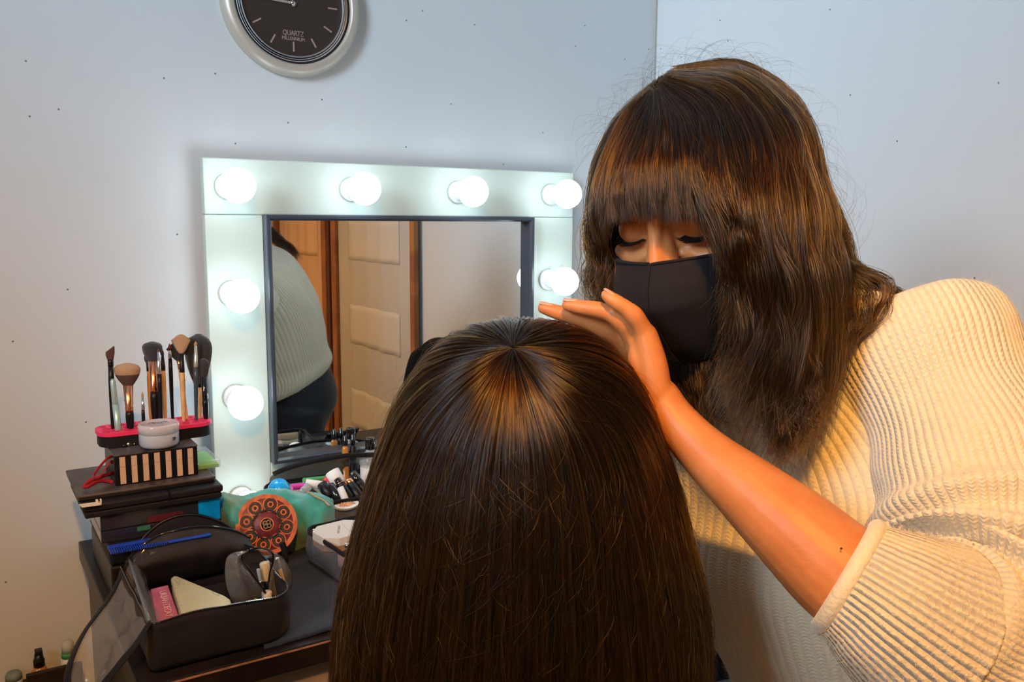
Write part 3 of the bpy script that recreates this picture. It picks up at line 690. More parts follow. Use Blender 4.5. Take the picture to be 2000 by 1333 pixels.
stick(onY(527, 1152, -.40) + np.array((0, .0, -.008)), onY(516, 1099, -.395), [(0, .45, .0058, M['black'], 'handle'), (.45, 1, .0068, mat('cream_cap', (.62, .55, .40), .35), 'cap')], 'cream-capped tube standing in the clear pouch', 'lip_gloss_tube', 'tube')
stick(onY(516, 1160, -.405) + np.array((0, 0, -.006)), onY(504, 1112, -.402), [(0, .6, .0034, M['chrome'], 'handle'), (.6, 1, .0026, mat('pale_blue', (.3, .42, .55), .3), 'tip')], 'thin pale blue brush beside the cream cap in the clear pouch', 'makeup_brush', 'brush')
stick(onY(522, 1172, -.42), onY(521, 1156, -.42), [(0, 1, .007, M['white'], 'body')], 'white ribbed cap at the bottom of the clear pouch', 'bottle_cap', 'cap')
stick(onY(560, 1160, -.385), onY(540, 1090, -.385), [(0, .7, .003, M['wood_handle'], 'handle'), (.7, 1, .0035, M['chrome'], 'ferrule')], 'slim wooden brush leaning at the right inside the clear pouch', 'makeup_brush', 'brush')
stick(onY(500, 1182, -.415), onY(499, 1170, -.415), [(0, 1, .0018, mat('yellow', (.8, .5, .05), .4), 'body')], 'tiny yellow pencil end in the clear pouch', 'pencil', 'pencil')
# lipstick tube lying behind the bag (dark and mint)
pa, pb_ = onY(255, 1077, -.262), onY(300, 1080, -.262)
stick(pa, pb_, [(0, .68, .0065, M['black'], 'cap'), (.68, 1, .0062, M['mint'], 'body')], 'dark tube with a mint green end lying behind the black bag', 'lotion_tube', 'tube')
t2 = thing('palette_lid', (-.11, -.262, .772), 'grey flat lid lying under the blue comb behind the bag', 'lid'); lbox(-.07, .05, -.012, .006, 0, .004, 'lid', mat('grey_lid', (.16, .17, .18), .3), t2, .001)

# --- teal fabric pouch with a leather mandala
mc0 = onY(520, 1022, -.245)
t = thing('fabric_pouch', (float(mc0[0]), -.20, ZD), 'teal fabric pouch with a round orange and purple leather flap', 'pouch'); b2 = np.array(t.location)
M['teal'] = mat('teal_fabric', (.05, .36, .33), .75, sheen=.4, noise_col=(.22, .26, .13), nscale=16, ndist=(.5, .68), bump=.4, bscale=200)
cols = [(425, 985, 1000), (432, 970, 1030), (450, 966, 1052), (475, 963, 1075), (505, 960, 1085), (535, 959, 1085), (560, 959, 1080), (590, 962, 1070), (612, 963, 1064), (634, 966, 1054), (650, 978, 1038)]
rr = []
ctr = []
for k, (x, yt, yb) in enumerate(cols):
    a_, b_ = onY(x, yt, -.19), onY(x, yb, -.22); ctr.append(list((a_ + b_) / 2) + [np.linalg.norm(a_ - b_) / 2])
ctr = cat(np.array(ctr), 6)
for k, c in enumerate(ctr):
    s = k / (len(ctr) - 1); ring = []
    for i in range(48):
        a = 2 * PI * i / 48
        f = 1 + .16 * noise.noise(Vector((s * 7, math.cos(a) * 1.6, math.sin(a) * 1.6))) + .09 * noise.noise(Vector((s * 16, math.cos(a) * 3, math.sin(a) * 3 + 5)))
        zz = c[2] + c[3] * math.sin(a) * f; yv = c[1] + .035 * math.cos(a) * f * min(1, 4 * s + .3, 4 * (1 - s) + .3)
        ring.append(L2((c[0], yv, max(zz, ZD + .001))))
    rr.append(ring)
MB().rings(rr).build('pouch_body', M['teal'], t)
MB().tube([L2(p) for p in cat(np.array([onY(600, 962, -.215), onY(615, 970, -.22), onY(632, 979, -.225), onY(644, 990, -.23)]), 5)], .0022, 8).build('zip', mat('brass_zip', (.6, .5, .3), .35, .9, bump=1, bscale=700), t)
# the leather disc tilts up to the viewer
md = empty('leather_flap', L2(mc0 + np.array((.0, -.002, -.002)))); md.parent = t
nrm = Vector((-.12, -.93, .36)).normalized(); md.rotation_mode = 'QUATERNION'; md.rotation_quaternion = Vector((0, 0, 1)).rotation_difference(nrm)
RD = .0475
M['lea_o'] = mat('orange_leather', (.72, .21, .09), .42, noise_col=(.5, .12, .06), nscale=60, bump=.3, bscale=300)
M['lea_p'] = mat('plum_leather', (.13, .02, .035), .42, noise_col=(.2, .035, .04), nscale=70, bump=.3, bscale=300)
M['lea_b'] = mat('dark_green_leather', (.03, .035, .03), .5, bump=.5, bscale=500)
def disc(r0, r1, z0, z1, m, name, c=(0, 0), n=56, prof=None):
    return MB().lathe(prof or [(r0, z0), (r0, z1), (r1, z1), (r1, z0)], n, (c[0], c[1], 0)).build(name, m, md)
MB().lathe([(RD, -.002), (RD, .001), (RD * .985, .0016), (.0001, .0016)], 64).build('leather_disc', M['lea_p'], md)
disc(RD * .86, RD * 1.0, .001, .0026, M['lea_o'], 'border_ring')
for k in range(8):
    a = R_(22.5 + 45 * k); c = (RD * .66 * math.cos(a), RD * .66 * math.sin(a))
    pm_ = MB()
    for r0, r1, zt2 in ((.215, .25, .0030), (.06, .10, .0030)): pm_.lathe([(RD * r0, .0015), (RD * r0, zt2), (RD * r1, zt2), (RD * r1, .0015)], 32, (c[0], c[1], 0))
    dk_ = len(pm_.f)
    pm_.lathe([(RD * .125, .0014), (RD * .125, .0024), (RD * .19, .0024), (RD * .19, .0014)], 32, (c[0], c[1], 0), mi=1)
    pm_.ball((c[0], c[1], .0018), (RD * .04, RD * .04, .0012), 10, mi=1)
    pm_.build('petal', [M['lea_o'], M['lea_b']], md)
MB().lathe([(RD * .50, .0015), (RD * .485, .0036), (RD * .44, .0036), (RD * .42, .0015)], 48).build('braid_ring', M['lea_b'], md)
bd = MB()
for k in range(34):
    a = 2 * PI * k / 34; bd.ball((RD * .46 * math.cos(a), RD * .46 * math.sin(a), .0036), (RD * .038, RD * .03, .0012), 8)
bd.build('bead_ring', M['lea_b'], md)
MB().lathe([(RD * .43, .0014), (RD * .42, .0022), (.0001, .0026)], 40).build('centre_disc', M['lea_p'], md)
disc(RD * .19, RD * .225, .002, .0036, M['lea_o'], 'button_ring')
qn = MB(); qn.lathe([(RD * .185, .002), (RD * .18, .0034), (.0001, .0036)], 32, mi=1)
for k in range(4):
    a = R_(45 + 90 * k); c = (RD * .082 * math.cos(a), RD * .082 * math.sin(a))
    qn.lathe([(RD * .045, .0034), (RD * .045, .0048), (RD * .075, .0048), (RD * .075, .0034)], 20, (c[0], c[1], 0))
qn.build('button', [mat('antique_silver', (.55, .48, .40), .3, .9), M['black']], md)

# --- clear cosmetic bag of palettes, right of the black bag
def clearbag(name, loc_, label, hx, hy, H, rz, tape_m, wall_m, r=.02):
    t = thing(name, loc_, label, 'bag', None, rz); o = dens(rrect(hx, hy, r), 4); rr = []
    for k in range(8):
        s = k / 7; rr.append([(x * (1 + .04 * math.sin(s * PI)) + .002 * noise.noise(Vector((x * 30, y * 30, s * 3))), y * (1 + .05 * math.sin(s * PI)) + .003 * noise.noise(Vector((x * 24, y * 24, s * 3 + 9))), H * s + .0005) for x, y in o])
    b = MB(); b.rings(rr, caps=False); b.build('clear_wall', wall_m, t)
    b = MB(); n = len(o); b.add([(x, y, .0006) for x, y in o], [tuple(range(n))], None, 0, False); b.build('base', M['black_fabric'], t, solid=.001)
    MB().tube([(x, y, z) for x, y, z in rr[-1]] + [rr[-1][0]], .0045, 8, rb=.0018, up=(0, 0, 1)).build('rim_tape', tape_m, t)
    MB().tube([(x, y, .003) for x, y, z in rr[0]] + [(rr[0][0][0], rr[0][0][1], .003)], .003, 8, rb=.0016, up=(0, 0, 1)).build('base_tape', tape_m, t)
    for x, y in ((hx, hy), (-hx, hy), (-hx, -hy), (hx, -hy)):
        MB().tube([(x * .93, y * .9, .002), (x * .95, y * .92, H * .5), (x * .93, y * .9, H)], .0035, 6).build('corner_tape', M['black'], t)
    return t
t = clearbag('clear_bag', (.185, -.325, ZD + .006), 'clear bag with black tape holding a white compact, beside the black bag', .105, .075, .050, R_(6), M['black_fabric'], M['pvc_smoke'])
p1 = onZ(574, 1034, .76); 
MB().ball((-.098, .055, .052), .004, 12).build('snap_button', M['chrome'], t); MB().ball((-.085, -.03, .051), .0045, 12).build('snap_button', M['chrome'], t)
c = onZ(650, 1033, .766)
t2 = thing('compact', (float(c[0]) + .012, float(c[1]), .741), 'white eight-sided compact lying in the clear bag', 'compact', None, R_(8)); 
ho = [(-.040, -.018), (-.022, -.036), (.030, -.036), (.044, -.018), (.044, .016), (.026, .034), (-.022, .034), (-.040, .016)]
MB().prism([(x * .98, y * .98) for x, y in ho], 0, .009).build('base', mat('beige_base', (.45, .28, .18), .4), t2, bevel=.001); MB().prism(ho, .0095, .022).build('lid', mat('cream_white', (.74, .72, .68), .35), t2, bevel=.0015)
text('FENTY BEAUTY', .0056, t2, (-.002, .0, .0220), (0, 0, R_(58)), mat('grey_print', (.22, .20, .19), .5), ext=.0002)
t2 = thing('eyeshadow_palette', (.19, -.375, .712), 'open palette with orange pans in front of the white compact', 'palette', None, R_(8))
lbox(-.045, .05, -.018, .018, .0, .028, 'tray', M['jarbeige'], t2, .001); 
for k, cc in enumerate([(.8, .2, .03), (.35, .1, .05), (.6, .3, .2)]): MB().lathe([(.0105, .028), (.0105, .0292), (.0001, .0292)], 20, (-.028 + .026 * k, 0, 0)).build('pan', mat('pan_%d' % k, cc, .6), t2)
t2 = thing('plastic_box', (.115, -.345, .712), 'pale pink packet at the left end of the clear bag', 'packet', None, R_(20)); lbox(-.008, .01, -.02, .02, 0, .026, 'packet', mat('pale_pink', (.6, .35, .38), .4), t2, .002)
o = MB().tube([onY(x, y, yy) for x, y, yy in ((556, 1092, -.31), (553, 1075, -.31), (549, 1063, -.31), (553, 1060, -.30), (558, 1075, -.30), (560, 1100, -.30))], .003, 8, rb=.001, sub=5).build('wrist_loop', M['black_fabric'], thing('wrist_strap', (0, 0, 0), 'black strap loop sticking up between the two bags', 'strap'))

# --- big clear bag of bottles in front of the mirror
t = clearbag('clear_bag', (.205, -.105, ZD + .002), 'big clear bag of bottles and tubes right in front of the mirror', .135, .080, .062, R_(-2), M['black_fabric'], M['pvc'], .035)
b2 = np.array(t.location)
# lid leaning back against the mirror
G = []
for i in range(25):
    u = i / 24; x = -.118 + .236 * u; G.append([(x, .078 - .030 * v * v + .003 * noise.noise(Vector((u * 6, v * 3, 2))) - .028 * math.sin(u * PI) * v * .2, .064 + v * (.026 + .018 * math.sin(u * PI) ** .7)) for v in np.linspace(0, 1, 8)])
MB().grid(G).build('clear_lid', mat('smoky_lid', (.06, .065, .07), .15, alpha=.86, coat=.4, bump=.5, bscale=30), t); MB().tube([g[-1] for g in G], .0045, 8, rb=.002, up=(0, .3, 1)).build('rim_tape', M['black_fabric'], t)
MB().tube([g[0] for g in G], .0035, 8).build('hinge_tape', M['black_fabric'], t)
D1 = 'bottles and tubes jumbled in the clear bag'
def inbag(a, b_, segs, label, name, cat_='bottle', ya=-.15, yb=-.12): return stick(onY(a[0], a[1], ya), onY(b_[0], b_[1], yb), segs, label, name, cat_, None, D1)
W1, K1, C1 = M['white'], M['black_gloss'], M['copper']
inbag((668, 955), (648, 921), [(0, .25, .0120, W1, 'bottle_body'), (.28, 1, .0135, W1, 'cap')], 'fat white capped bottle leaning in the clear bag', 'cosmetic_bottle', yb=-.10, ya=-.12)
inbag((683, 976), (658, 936), [(0, .72, .0090, M['black'], 'bottle_body'), (.72, .76, .0092, C1, 'collar'), (.76, 1, .0062, K1, 'cap')], 'black bottle with a copper collar beside the white tube', 'cosmetic_bottle')
inbag((676, 980), (664, 952), [(0, .98, .0062, W1, 'bottle_body'), (.98, 1, .005, K1, 'cap')], 'slim white tube lying over the black bottles', 'cosmetic_tube', 'tube', -.165, -.15)
inbag((668, 984), (643, 948), [(0, 1, .0088, K1, 'cap')], 'thick black cap left of the slim white tube', 'cosmetic_bottle', ya=-.155, yb=-.13)
inbag((645, 972), (628, 945), [(0, 1, .0095, M['black'], 'bottle_body')], 'short black bottle behind the teal pouch zip', 'cosmetic_bottle', ya=-.14)
inbag((703, 975), (680, 938), [(0, .78, .0088, M['black'], 'bottle_body'), (.78, 1, .0072, C1, 'cap')], 'black bottle with a copper cap at the right of the clear bag', 'cosmetic_bottle')
inbag((712, 960), (688, 924), [(0, .5, .0085, M['black'], 'bottle_body'), (.5, 1, .0080, K1, 'cap')], 'glossy dark bottle farthest right in the clear bag', 'cosmetic_bottle', ya=-.13, yb=-.10)
inbag((615, 972), (592, 950), [(0, .5, .009, M['black'], 'bottle_body'), (.5, 1, .009, mat('grey_cap', (.35, .38, .4), .3), 'cap')], 'dark bottle with a grey cap near the blue tub', 'cosmetic_bottle', ya=-.13)
inbag((640, 950), (597, 944), [(0, 1, .0075, W1, 'bottle_body')], 'white pointed tube lying across the clear bag', 'cosmetic_tube', 'tube', -.12, -.11)
inbag((622, 948), (570, 952), [(0, 1, .0055, mat('magenta', (.7, .05, .45), .3), 'bottle_body')], 'magenta tube lying behind the blue tub', 'cosmetic_tube', 'tube', -.10, -.10)
inbag((640, 935), (592, 940), [(0, 1, .0055, mat('leaf_green', (.06, .3, .1), .3), 'bottle_body')], 'green tube at the back of the clear bag', 'cosmetic_tube', 'tube', -.085, -.085)
inbag((648, 945), (632, 938), [(0, 1, .006, mat('coral_red', (.6, .05, .06), .4), 'bottle_body')], 'small red tube by the fat white bottle', 'cosmetic_tube', 'tube', -.10, -.10)
c = onY(548, 958, -.13); t2 = thing('blue_tub', (float(c[0]), -.125, .776), 'bright blue rounded tub at the left of the clear bag', 'tub', D1); t2.rotation_euler = (R_(20), R_(-12), 0)
MB().lathe([(.017, 0), (.019, .004), (.018, .018), (.013, .026), (.001, .029)], 32).build('tub_body', mat('sky_blue_plastic', (.0, .36, .85), .25, coat=.4), t2)
c = onY(672, 993, -.175); t2 = thing('powder_compact', (float(c[0]), -.186, .757), 'oval white compact with a peach shell pattern on the bag rim', 'compact'); t2.rotation_euler = (R_(28), 0, 0)
MB().prism([(.022 * math.cos(a) * (1 + .0), .011 * math.sin(a)) for a in np.linspace(0, 2 * PI, 33)[:-1]], 0, .004, smooth=True).build('case', W1, t2, bevel=.001)
fs = MB(); 
for k in range(9): a = R_(20 + 17.5 * k); fs.tube([(0, -.006, .0042), (.015 * math.cos(a), -.006 + .013 * math.sin(a), .0045)], [.0004, .0014], 5)
fs.build('shell_ribs', mat('peach', (.8, .45, .25), .4), t2)
# bottles at the right, by the mirror
def bottle_glass():
    c = onY(713, 905, -.035); x = float(c[0]); t2 = thing('glass_bottle', (x + .006, -.047, ZD), 'round clear glass bottle with a black cap right before the mirror', 'bottle')
    k = .0015
    MB().lathe([(.017, 0), (.019, .003), (.019, .055), (.0192, .078), (.0225, .086), (.0215, .094), (.014, .104), (.0085, .108), (.0085, .112)], 36).build('bottle_body', mat('bottle_glass', (.85, .93, .92), .05, alpha=.35, coat=1), t2)
    MB().lathe([(.0195, .012), (.0197, .078)], 36).build('label', M['white'], t2)
    MB().lathe([(.0088, .1115), (.0095, .113), (.0095, .132), (.0085, .134), (.001, .134)], 28).build('cap', K1, t2)
bottle_glass()
def dropper(px, py, y, label, col):
    c = onY(px, py, y); t2 = thing('dropper_bottle', (float(c[0]), y, ZD), label, 'bottle'); h = float(c[2]) - ZD
    MB().lathe([(.006, 0), (.0065, .002), (.0065, h - .026), (.003, h - .020)], 20).build('bottle_body', col, t2); MB().lathe([(.0048, h - .0205), (.005, h - .010), (.0034, h - .008), (.0036, h - .003), (.001, h)], 20).build('cap', K1, t2)
dropper(674, 850, -.028, 'small black dropper bottle with an amber body before the mirror', M['amber']); dropper(689, 848, -.030, 'small all-black dropper bottle next to the glass bottle', M['black'])

# --- things on the right of the desk that the mirror shows
def on_desk(px, py): p = mirZ(px, py); return p
c = on_desk(561, 867)
t = thing('cream_jar', (c[0], c[1], ZD), 'round cream-coloured jar seen in the mirror on the desk', 'jar')
MB().lathe([(.024, 0), (.026, .002), (.026, .014), (.025, .0145)], 36).build('jar_body', M['cream'], t); MB().lathe([(.0262, .0148), (.0268, .017), (.0268, .028), (.0255, .030), (.001, .0305)], 36).build('lid', mat('cream_lid', (.70, .50, .28), .45), t)
def palette(px, py, rz, label, n, colm, hx=.045, hy=.03, open_=70):
    c = on_desk(px, py); t = thing('makeup_palette', (c[0], c[1], ZD), label, 'palette', None, rz)
    lbox(-hx, hx, -hy, hy, 0, .008, 'tray', M['black'], t, .001)
    for k in range(n): MB().lathe([(.009, .008), (.009, .0088), (.0001, .0088)], 18, (-hx + .014 + k * .021, 0, 0)).build('pan', colm[k % len(colm)], t)
    ld = lbox(-hx, hx, 0, .004, 0, hy * 2, 'lid', M['black_gloss'], t, .001); ld.location = (0, hy, .006); ld.rotation_euler = (R_(-open_ + 90 - 90 + 20), 0, 0)
wm = [mat('pale_pan', (.7, .74, .74), .5), mat('rose_pan', (.55, .12, .13), .5), mat('blue_pan', (.08, .11, .2), .5)]
palette(603, 905, R_(15), 'open black palette with pale round pans seen in the mirror', 3, wm)
palette(640, 872, R_(-12), 'open black palette with a rose pan farther back in the mirror', 3, [wm[1], M['black'], wm[0]], open_=60)
palette(556, 915, R_(30), 'open black palette with a dark blue pan at the left in the mirror', 2, [wm[2], wm[0]], .03, .026)

# --- black office chair by the right wall, seen in the mirror
t = thing('office_chair', (.575, -.55, ZF), 'black padded office chair by the right wall, seen in the mirror', 'chair', None, R_(-100))
LE = M['black_leather']
MB().prism(rrect(.21, .21, .08), .45, .53, smooth=True).build('seat', LE, t, bevel=.02, seg=4)
bkc = MB(); rr = []
for k in range(15):
    s = k / 14; z = .55 + .34 * s; wd = .20 * (1 - .25 * s ** 3) * (math.sqrt(max(0.02, 1 - ((s - .9) / .105) ** 2)) if s > .9 else 1); d_ = .05 * (1 - .2 * s)
    rr.append([(wd * math.copysign(abs(math.cos(a)) ** .6, math.cos(a)), .22 + .06 * s + d_ * math.copysign(abs(math.sin(a)) ** .8, math.sin(a)), z) for a in np.linspace(0, 2 * PI, 33)[:-1]])
bkc.rings(rr).build('backrest', LE, t)
MB().tube([(0, .1, .44), (0, .27, .46), (0, .29, .66)], .02, 10, sub=5).build('back_bar', M['black'], t)
for s in (-1, 1): MB().tube([(s * .22, .1, .47), (s * .27, .08, .55), (s * .27, .02, .66), (s * .27, -.15, .67)], .018, 10, sub=6).build('armrest', M['black'], t)
MB().lathe([(.025, .10), (.025, .28), (.018, .28), (.018, .45)], 20).build('gas_column', M['chrome'], t)
for k in range(5):
    a = R_(72 * k); lg = MB().tube([(0, 0, .13), (.14 * math.cos(a), .14 * math.sin(a), .11), (.27 * math.cos(a), .27 * math.sin(a), .075)], [.026, .02, .014], 8).build('leg', M['black'], t)
    MB().lathe([(.022, -.012), (.028, -.010), (.028, .010), (.022, .012)], 16).xf(Matrix.Translation((.27 * math.cos(a), .27 * math.sin(a), .0285)) @ Matrix.Rotation(a, 4, 'Z') @ Matrix.Rotation(R_(90), 4, 'X')).build('caster', M['black'], lg)
# a dark garment thrown over the chair back
g = MB(); G = []
for i in range(25):
    u = i / 24; x = -.02 + .24 * u; row = []
    for j in range(21):
        v = j / 20; s = (v - .5) * 2
        y = .28 + .075 * s + .008 * noise.noise(Vector((u * 5, v * 5, 1))); z = 1.045 + .045 * math.sin(u * PI) * (1 - s * s) - .35 * abs(s) ** 1.6 * (abs(s)) + .014 * noise.noise(Vector((u * 4, v * 4, 7)))
        row.append((x + .01 * math.sin(v * 7), y, z))
    G.append(row)
o = g.grid(G).build('black_jacket', M['black_fabric'], solid=.006); o.location = (.575, -.55, ZF - .14); o.rotation_euler = (0, 0, R_(-100))
tag(o, 'black jacket draped over the office chair back, seen in the mirror', 'jacket')

# --- wood framed fabric screen standing along the right wall, seen in the mirror
t = thing('folding_screen', (1.03, -1.9, ZF), 'wood-framed folding screen of sheer fabric with square pockets, seen in the mirror', 'screen')
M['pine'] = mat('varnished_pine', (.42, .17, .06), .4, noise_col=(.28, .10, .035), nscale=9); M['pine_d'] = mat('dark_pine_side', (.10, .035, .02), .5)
M['sheer'] = mat('sheer_grey_fabric', (.52, .54, .54), .8, sheen=.3, bump=.4, bscale=900); M['pocket'] = mat('pocket_fabric', (.60, .61, .59), .8, sheen=.3)
M['peach_f'] = mat('peach_fabric', (.72, .50, .33), .8, sheen=.3); M['peach_p'] = mat('peach_pocket', (.80, .58, .40), .8)
def post(y, wd=.035, m='pine'): MB().box(-.012, .008, y - wd / 2 + 1.9, y + wd / 2 + 1.9, .01, 1.95).build('post', M[m], t, bevel=.003)
def panel(y0, y1, fm, pm_, seed):
    G = []
    for i in range(49):
        u = i / 48; y = y0 + (y1 - y0) * u + 1.9
        G.append([(.004 + .005 * math.sin(u * 31 + seed) + .003 * math.sin(u * 13), y, .08 + 1.82 * v) for v in np.linspace(0, 1, 30)])
    MB().grid(G).build('fabric_panel', fm, t)
    for z0 in (.42, .78, 1.13, 1.48):
        Gp = [[(.0028 + .005 * math.sin((.15 + .7 * u) * 31 + seed) + .003 * math.sin((.15 + .7 * u) * 13), y0 + (y1 - y0) * (.15 + .7 * u) + 1.9, z0 + .165 * v) for v in np.linspace(0, 1, 8)] for u in np.linspace(0, 1, 34)]
        MB().grid(Gp).build('fabric_pocket', pm_, t, solid=.0006)
ys = [-1.275, -2.0, -2.075, -2.155, -2.72]
post(-1.275); post(-2.045, .05); post(-2.105, .022, 'pine_d'); post(-2.165, .05); post(-2.85)
panel(-1.295, -2.015, M['sheer'], M['pocket'], 0); panel(-2.19, -2.83, M['peach_f'], M['peach_p'], 2)
for y0, y1 in ((-1.275, -2.045), (-2.165, -2.85)):
    for z in (.04, 1.93): MB().box(-.01, .012, y1 + 1.9, y0 + 1.9, z - .02, z + .02).build('rail', M['pine'], t, bevel=.002)

# --- warm pendant lamp behind the viewer (the room's own lamp)
t = thing('pendant_lamp', (-.48, -1.80, ZC), 'warm pendant lamp hanging from the ceiling behind the viewer', 'lamp')
MB().tube([(0, 0, 0), (0, 0, -.38)], .003, 6).build('cord', M['black'], t); MB().lathe([(.04, -.001), (.04, -.02), (.01, -.03)], 20).build('ceiling_rose', M['white'], t)
MB().lathe([(.012, -.37), (.06, -.375), (.135, -.500)], 32, caps=False).build('cutoff_shade', mat('cutoff_shade', (.7, .6, .45), .8), t, solid=.002)  # unseen shade, shaped to cut the warm light off the upper wall
# ================================================================== people
np.random.seed(5)
M['skin'] = mat('warm_skin', (.64, .26, .095), .42, sss=.22, bump=.12, bscale=420, noise_col=(.58, .22, .075), nscale=30, spec=.4)
M['nail'] = mat('fingernail', (.72, .42, .32), .2, coat=.4)
M['hair_w'] = hairmat('dark_brown_hair', .74, .46, .22, varc=.6)
M['hair_c'] = hairmat('brown_hair', .73, .46, .19, varc=.6)
M['hair_base'] = mat('hair_underlayer', (.022, .012, .008), .55)
M['mask'] = mat('black_mask_cotton', (.007, .008, .013), .8, spec=.25, sheen=.05, bump=.35, bscale=700)

def hair_curves(name, strands, rad, m, parent=None, tip=.35):
    """strands: (k, n, 3)"""
    S = np.asarray(strands, np.float32); k, n = S.shape[:2]
    hc = bpy.data.hair_curves.new(name); hc.add_curves([n] * k)
    hc.position_data.foreach_set('vector', S.reshape(-1))
    at = hc.attributes.new('radius', 'FLOAT', 'POINT')
    r = np.interp(np.linspace(0, 1, n), [0, .6, 1], [1, .9, tip]); rr = (np.ones((k, 1)) * r[None]) * np.broadcast_to(np.asarray(rad).reshape(-1, 1) if hasattr(rad, '__len__') else rad, (k, 1))
    at.data.foreach_set('value', rr.astype(np.float32).reshape(-1))
    hc.materials.append(m); o = bpy.data.objects.new(name, hc); COL.objects.link(o)
    if parent is not None: o.parent = parent
    return o
def smooth_rand(k, n, knots, amp):
    """k smooth random curves of n samples"""
    A = np.random.normal(0, 1, (k, knots)); x = np.linspace(0, knots - 1, n); i = np.minimum(x.astype(int), knots - 2); t = x - i; t = t * t * (3 - 2 * t)
    return (A[:, i] * (1 - t) + A[:, i + 1] * t) * amp

# ------------------------------------------------------------ standing stylist
per = thing('person', (0.465, -1.05, ZF), 'person standing in a cream knit jumper and black face mask, hand over the seated head', 'person')
po = np.array(per.location)
def Lp(p): return np.array(p) - po
# head frame
eyes = P(1294, 466, .757)
def camv(a, b, c): v = a * RT + b * DN + c * FW; return v / np.linalg.norm(v)
yaw, pit = R_(37), R_(25)
Fh = camv(-math.sin(yaw) * math.cos(pit), math.sin(pit), -math.cos(yaw) * math.cos(pit))
Lh = camv(math.cos(yaw), 0, -math.sin(yaw)); Uh = np.cross(Lh, Fh); Uh = Uh if Uh[2] > 0 else -Uh
HO = eyes - .080 * Fh - .006 * Uh
HM = np.stack([Lh, Fh, Uh], 1)
def H(x, y, z): return HO + HM @ np.array([x, y, z])
body = MB()
def eb(c, r): body.ball(Lp(H(*c)), r, 28, M=HM)
eb((0, -.012, .032), (.0765, .096, .088)); eb((0, .013, .0), (.067, .068, .075)); eb((0, .022, -.045), (.056, .064, .062)); eb((0, .060, -.092), (.024, .026, .022))
eb((.034, .050, -.030), (.030, .030, .034)); eb((-.034, .050, -.030), (.030, .030, .034))
eb((0, .054, .046), (.056, .036, .030))                                  # forehead
for s in (1, -1):
    body.tube([Lp(H(s * .012, .086, .036)), Lp(H(s * .030, .084, .041)), Lp(H(s * .050, .070, .036))], [.0075, .0085, .007], 12, sub=4, round_ends=True)     # brow
    body.ball(Lp(H(s * .031, .0670, .013)), (.0160, .0150, .0140), 24, M=HM)                                             # lid over the eyeball
    body.tube([Lp(H(s * .020, .074, -.010)), Lp(H(s * .034, .075, -.014)), Lp(H(s * .052, .063, -.008))], .0075, 10, sub=3, round_ends=True)
    body.ball(Lp(H(s * .075, -.005, -.008)), (.008, .018, .030), 16, M=HM)
body.tube([Lp(H(0, .084, .034)), Lp(H(0, .0895, .016)), Lp(H(0, .0955, .002)), Lp(H(0, .1005, -.014)), Lp(H(0, .103, -.030))], [.0085, .0068, .0066, .0085, .0110], 16, sub=4, round_ends=True)
body.tube([Lp(H(0, .078, .030)), Lp(H(0, .081, .012)), Lp(H(0, .086, -.004)), Lp(H(0, .091, -.024))], [.011, .0105, .0135, .0165], 20, sub=4, round_ends=True)
for s in (1, -1): body.ball(Lp(H(s * .012, .093, -.037)), (.009, .010, .008), 14, M=HM)
body.ball(Lp(H(0, .090, -.064)), (.024, .010, .010), 16, M=HM)
# neck and inner torso
spine = [(.47, -1.045, .80), (.44, -1.02, .92), (.40, -.99, 1.02), (.335, -.955, 1.115), (.285, -.945, 1.165)]
nk = [Lp(np.array((.300, -.950, 1.13))), Lp(H(0, -.035, -.10)), Lp(H(0, -.020, -.04))]
body.tube(nk, [.062, .054, .056], 24, sub=5)
body.tube([Lp(p) for p in spine], [.13, .12, .13, .115, .06], 24, rb=[.11, .10, .11, .08, .055], up=(-.1, -1, 0), sub=4, round_ends=True)
# left arm: upper arm inside the sleeve, bare forearm, hand
D = lambda *q: [(Lp(P(x, y, d)), r) for x, y, d, r in q]
def limb(q, n=22, sub=5, **k): body.tube([a for a, r in q], [r for a, r in q], n, sub=sub, round_ends=True, **k)
limb(D((1815, 680, .79, .05), (1860, 850, .76, .045), (1900, 1040, .715, .042), (1890, 1200, .675, .042)))
limb(D((1895, 1215, .672, .041), (1790, 1195, .648, .041), (1700, 1150, .640, .040), (1645, 1122, .645, .0385), (1560, 1045, .660, .0345), (1465, 962, .680, .0280), (1378, 886, .700, .0212), (1318, 822, .714, .0182), (1286, 776, .722, .0175)))
# palm: four metacarpal chains side by side, edge of the hand towards the viewer
MC = dict(p=(1261, 655, .716), r=(1243, 672, .734), m=(1226, 682, .754), i=(1208, 692, .774))
for (x, y, d), (wx, wy, wd), r0, r1 in ((MC['p'], (1282, 770, .716), .0130, .0102), (MC['r'], (1278, 772, .726), .0130, .0108), (MC['m'], (1272, 774, .738), .0130, .0112), (MC['i'], (1266, 776, .748), .0125, .0108)):
    limb([(Lp(P(wx, wy, wd)), r0), (Lp(P((wx + x) / 2 + 3, (wy + y) / 2, (wd + d) / 2)), (r0 + r1) / 2 + .0008), (Lp(P(x, y, d)), r1)], 16, 4)
limb(D((1262, 738, .720, .0120), (1252, 708, .722, .0115), (1250, 680, .722, .0095)), 14)            # little-finger side cushion
limb(D((1266, 772, .742, .014), (1236, 742, .752, .014), (1205, 722, .755, .0115), (1172, 706, .748, .0090), (1146, 694, .740, .0082)), 14)       # thumb
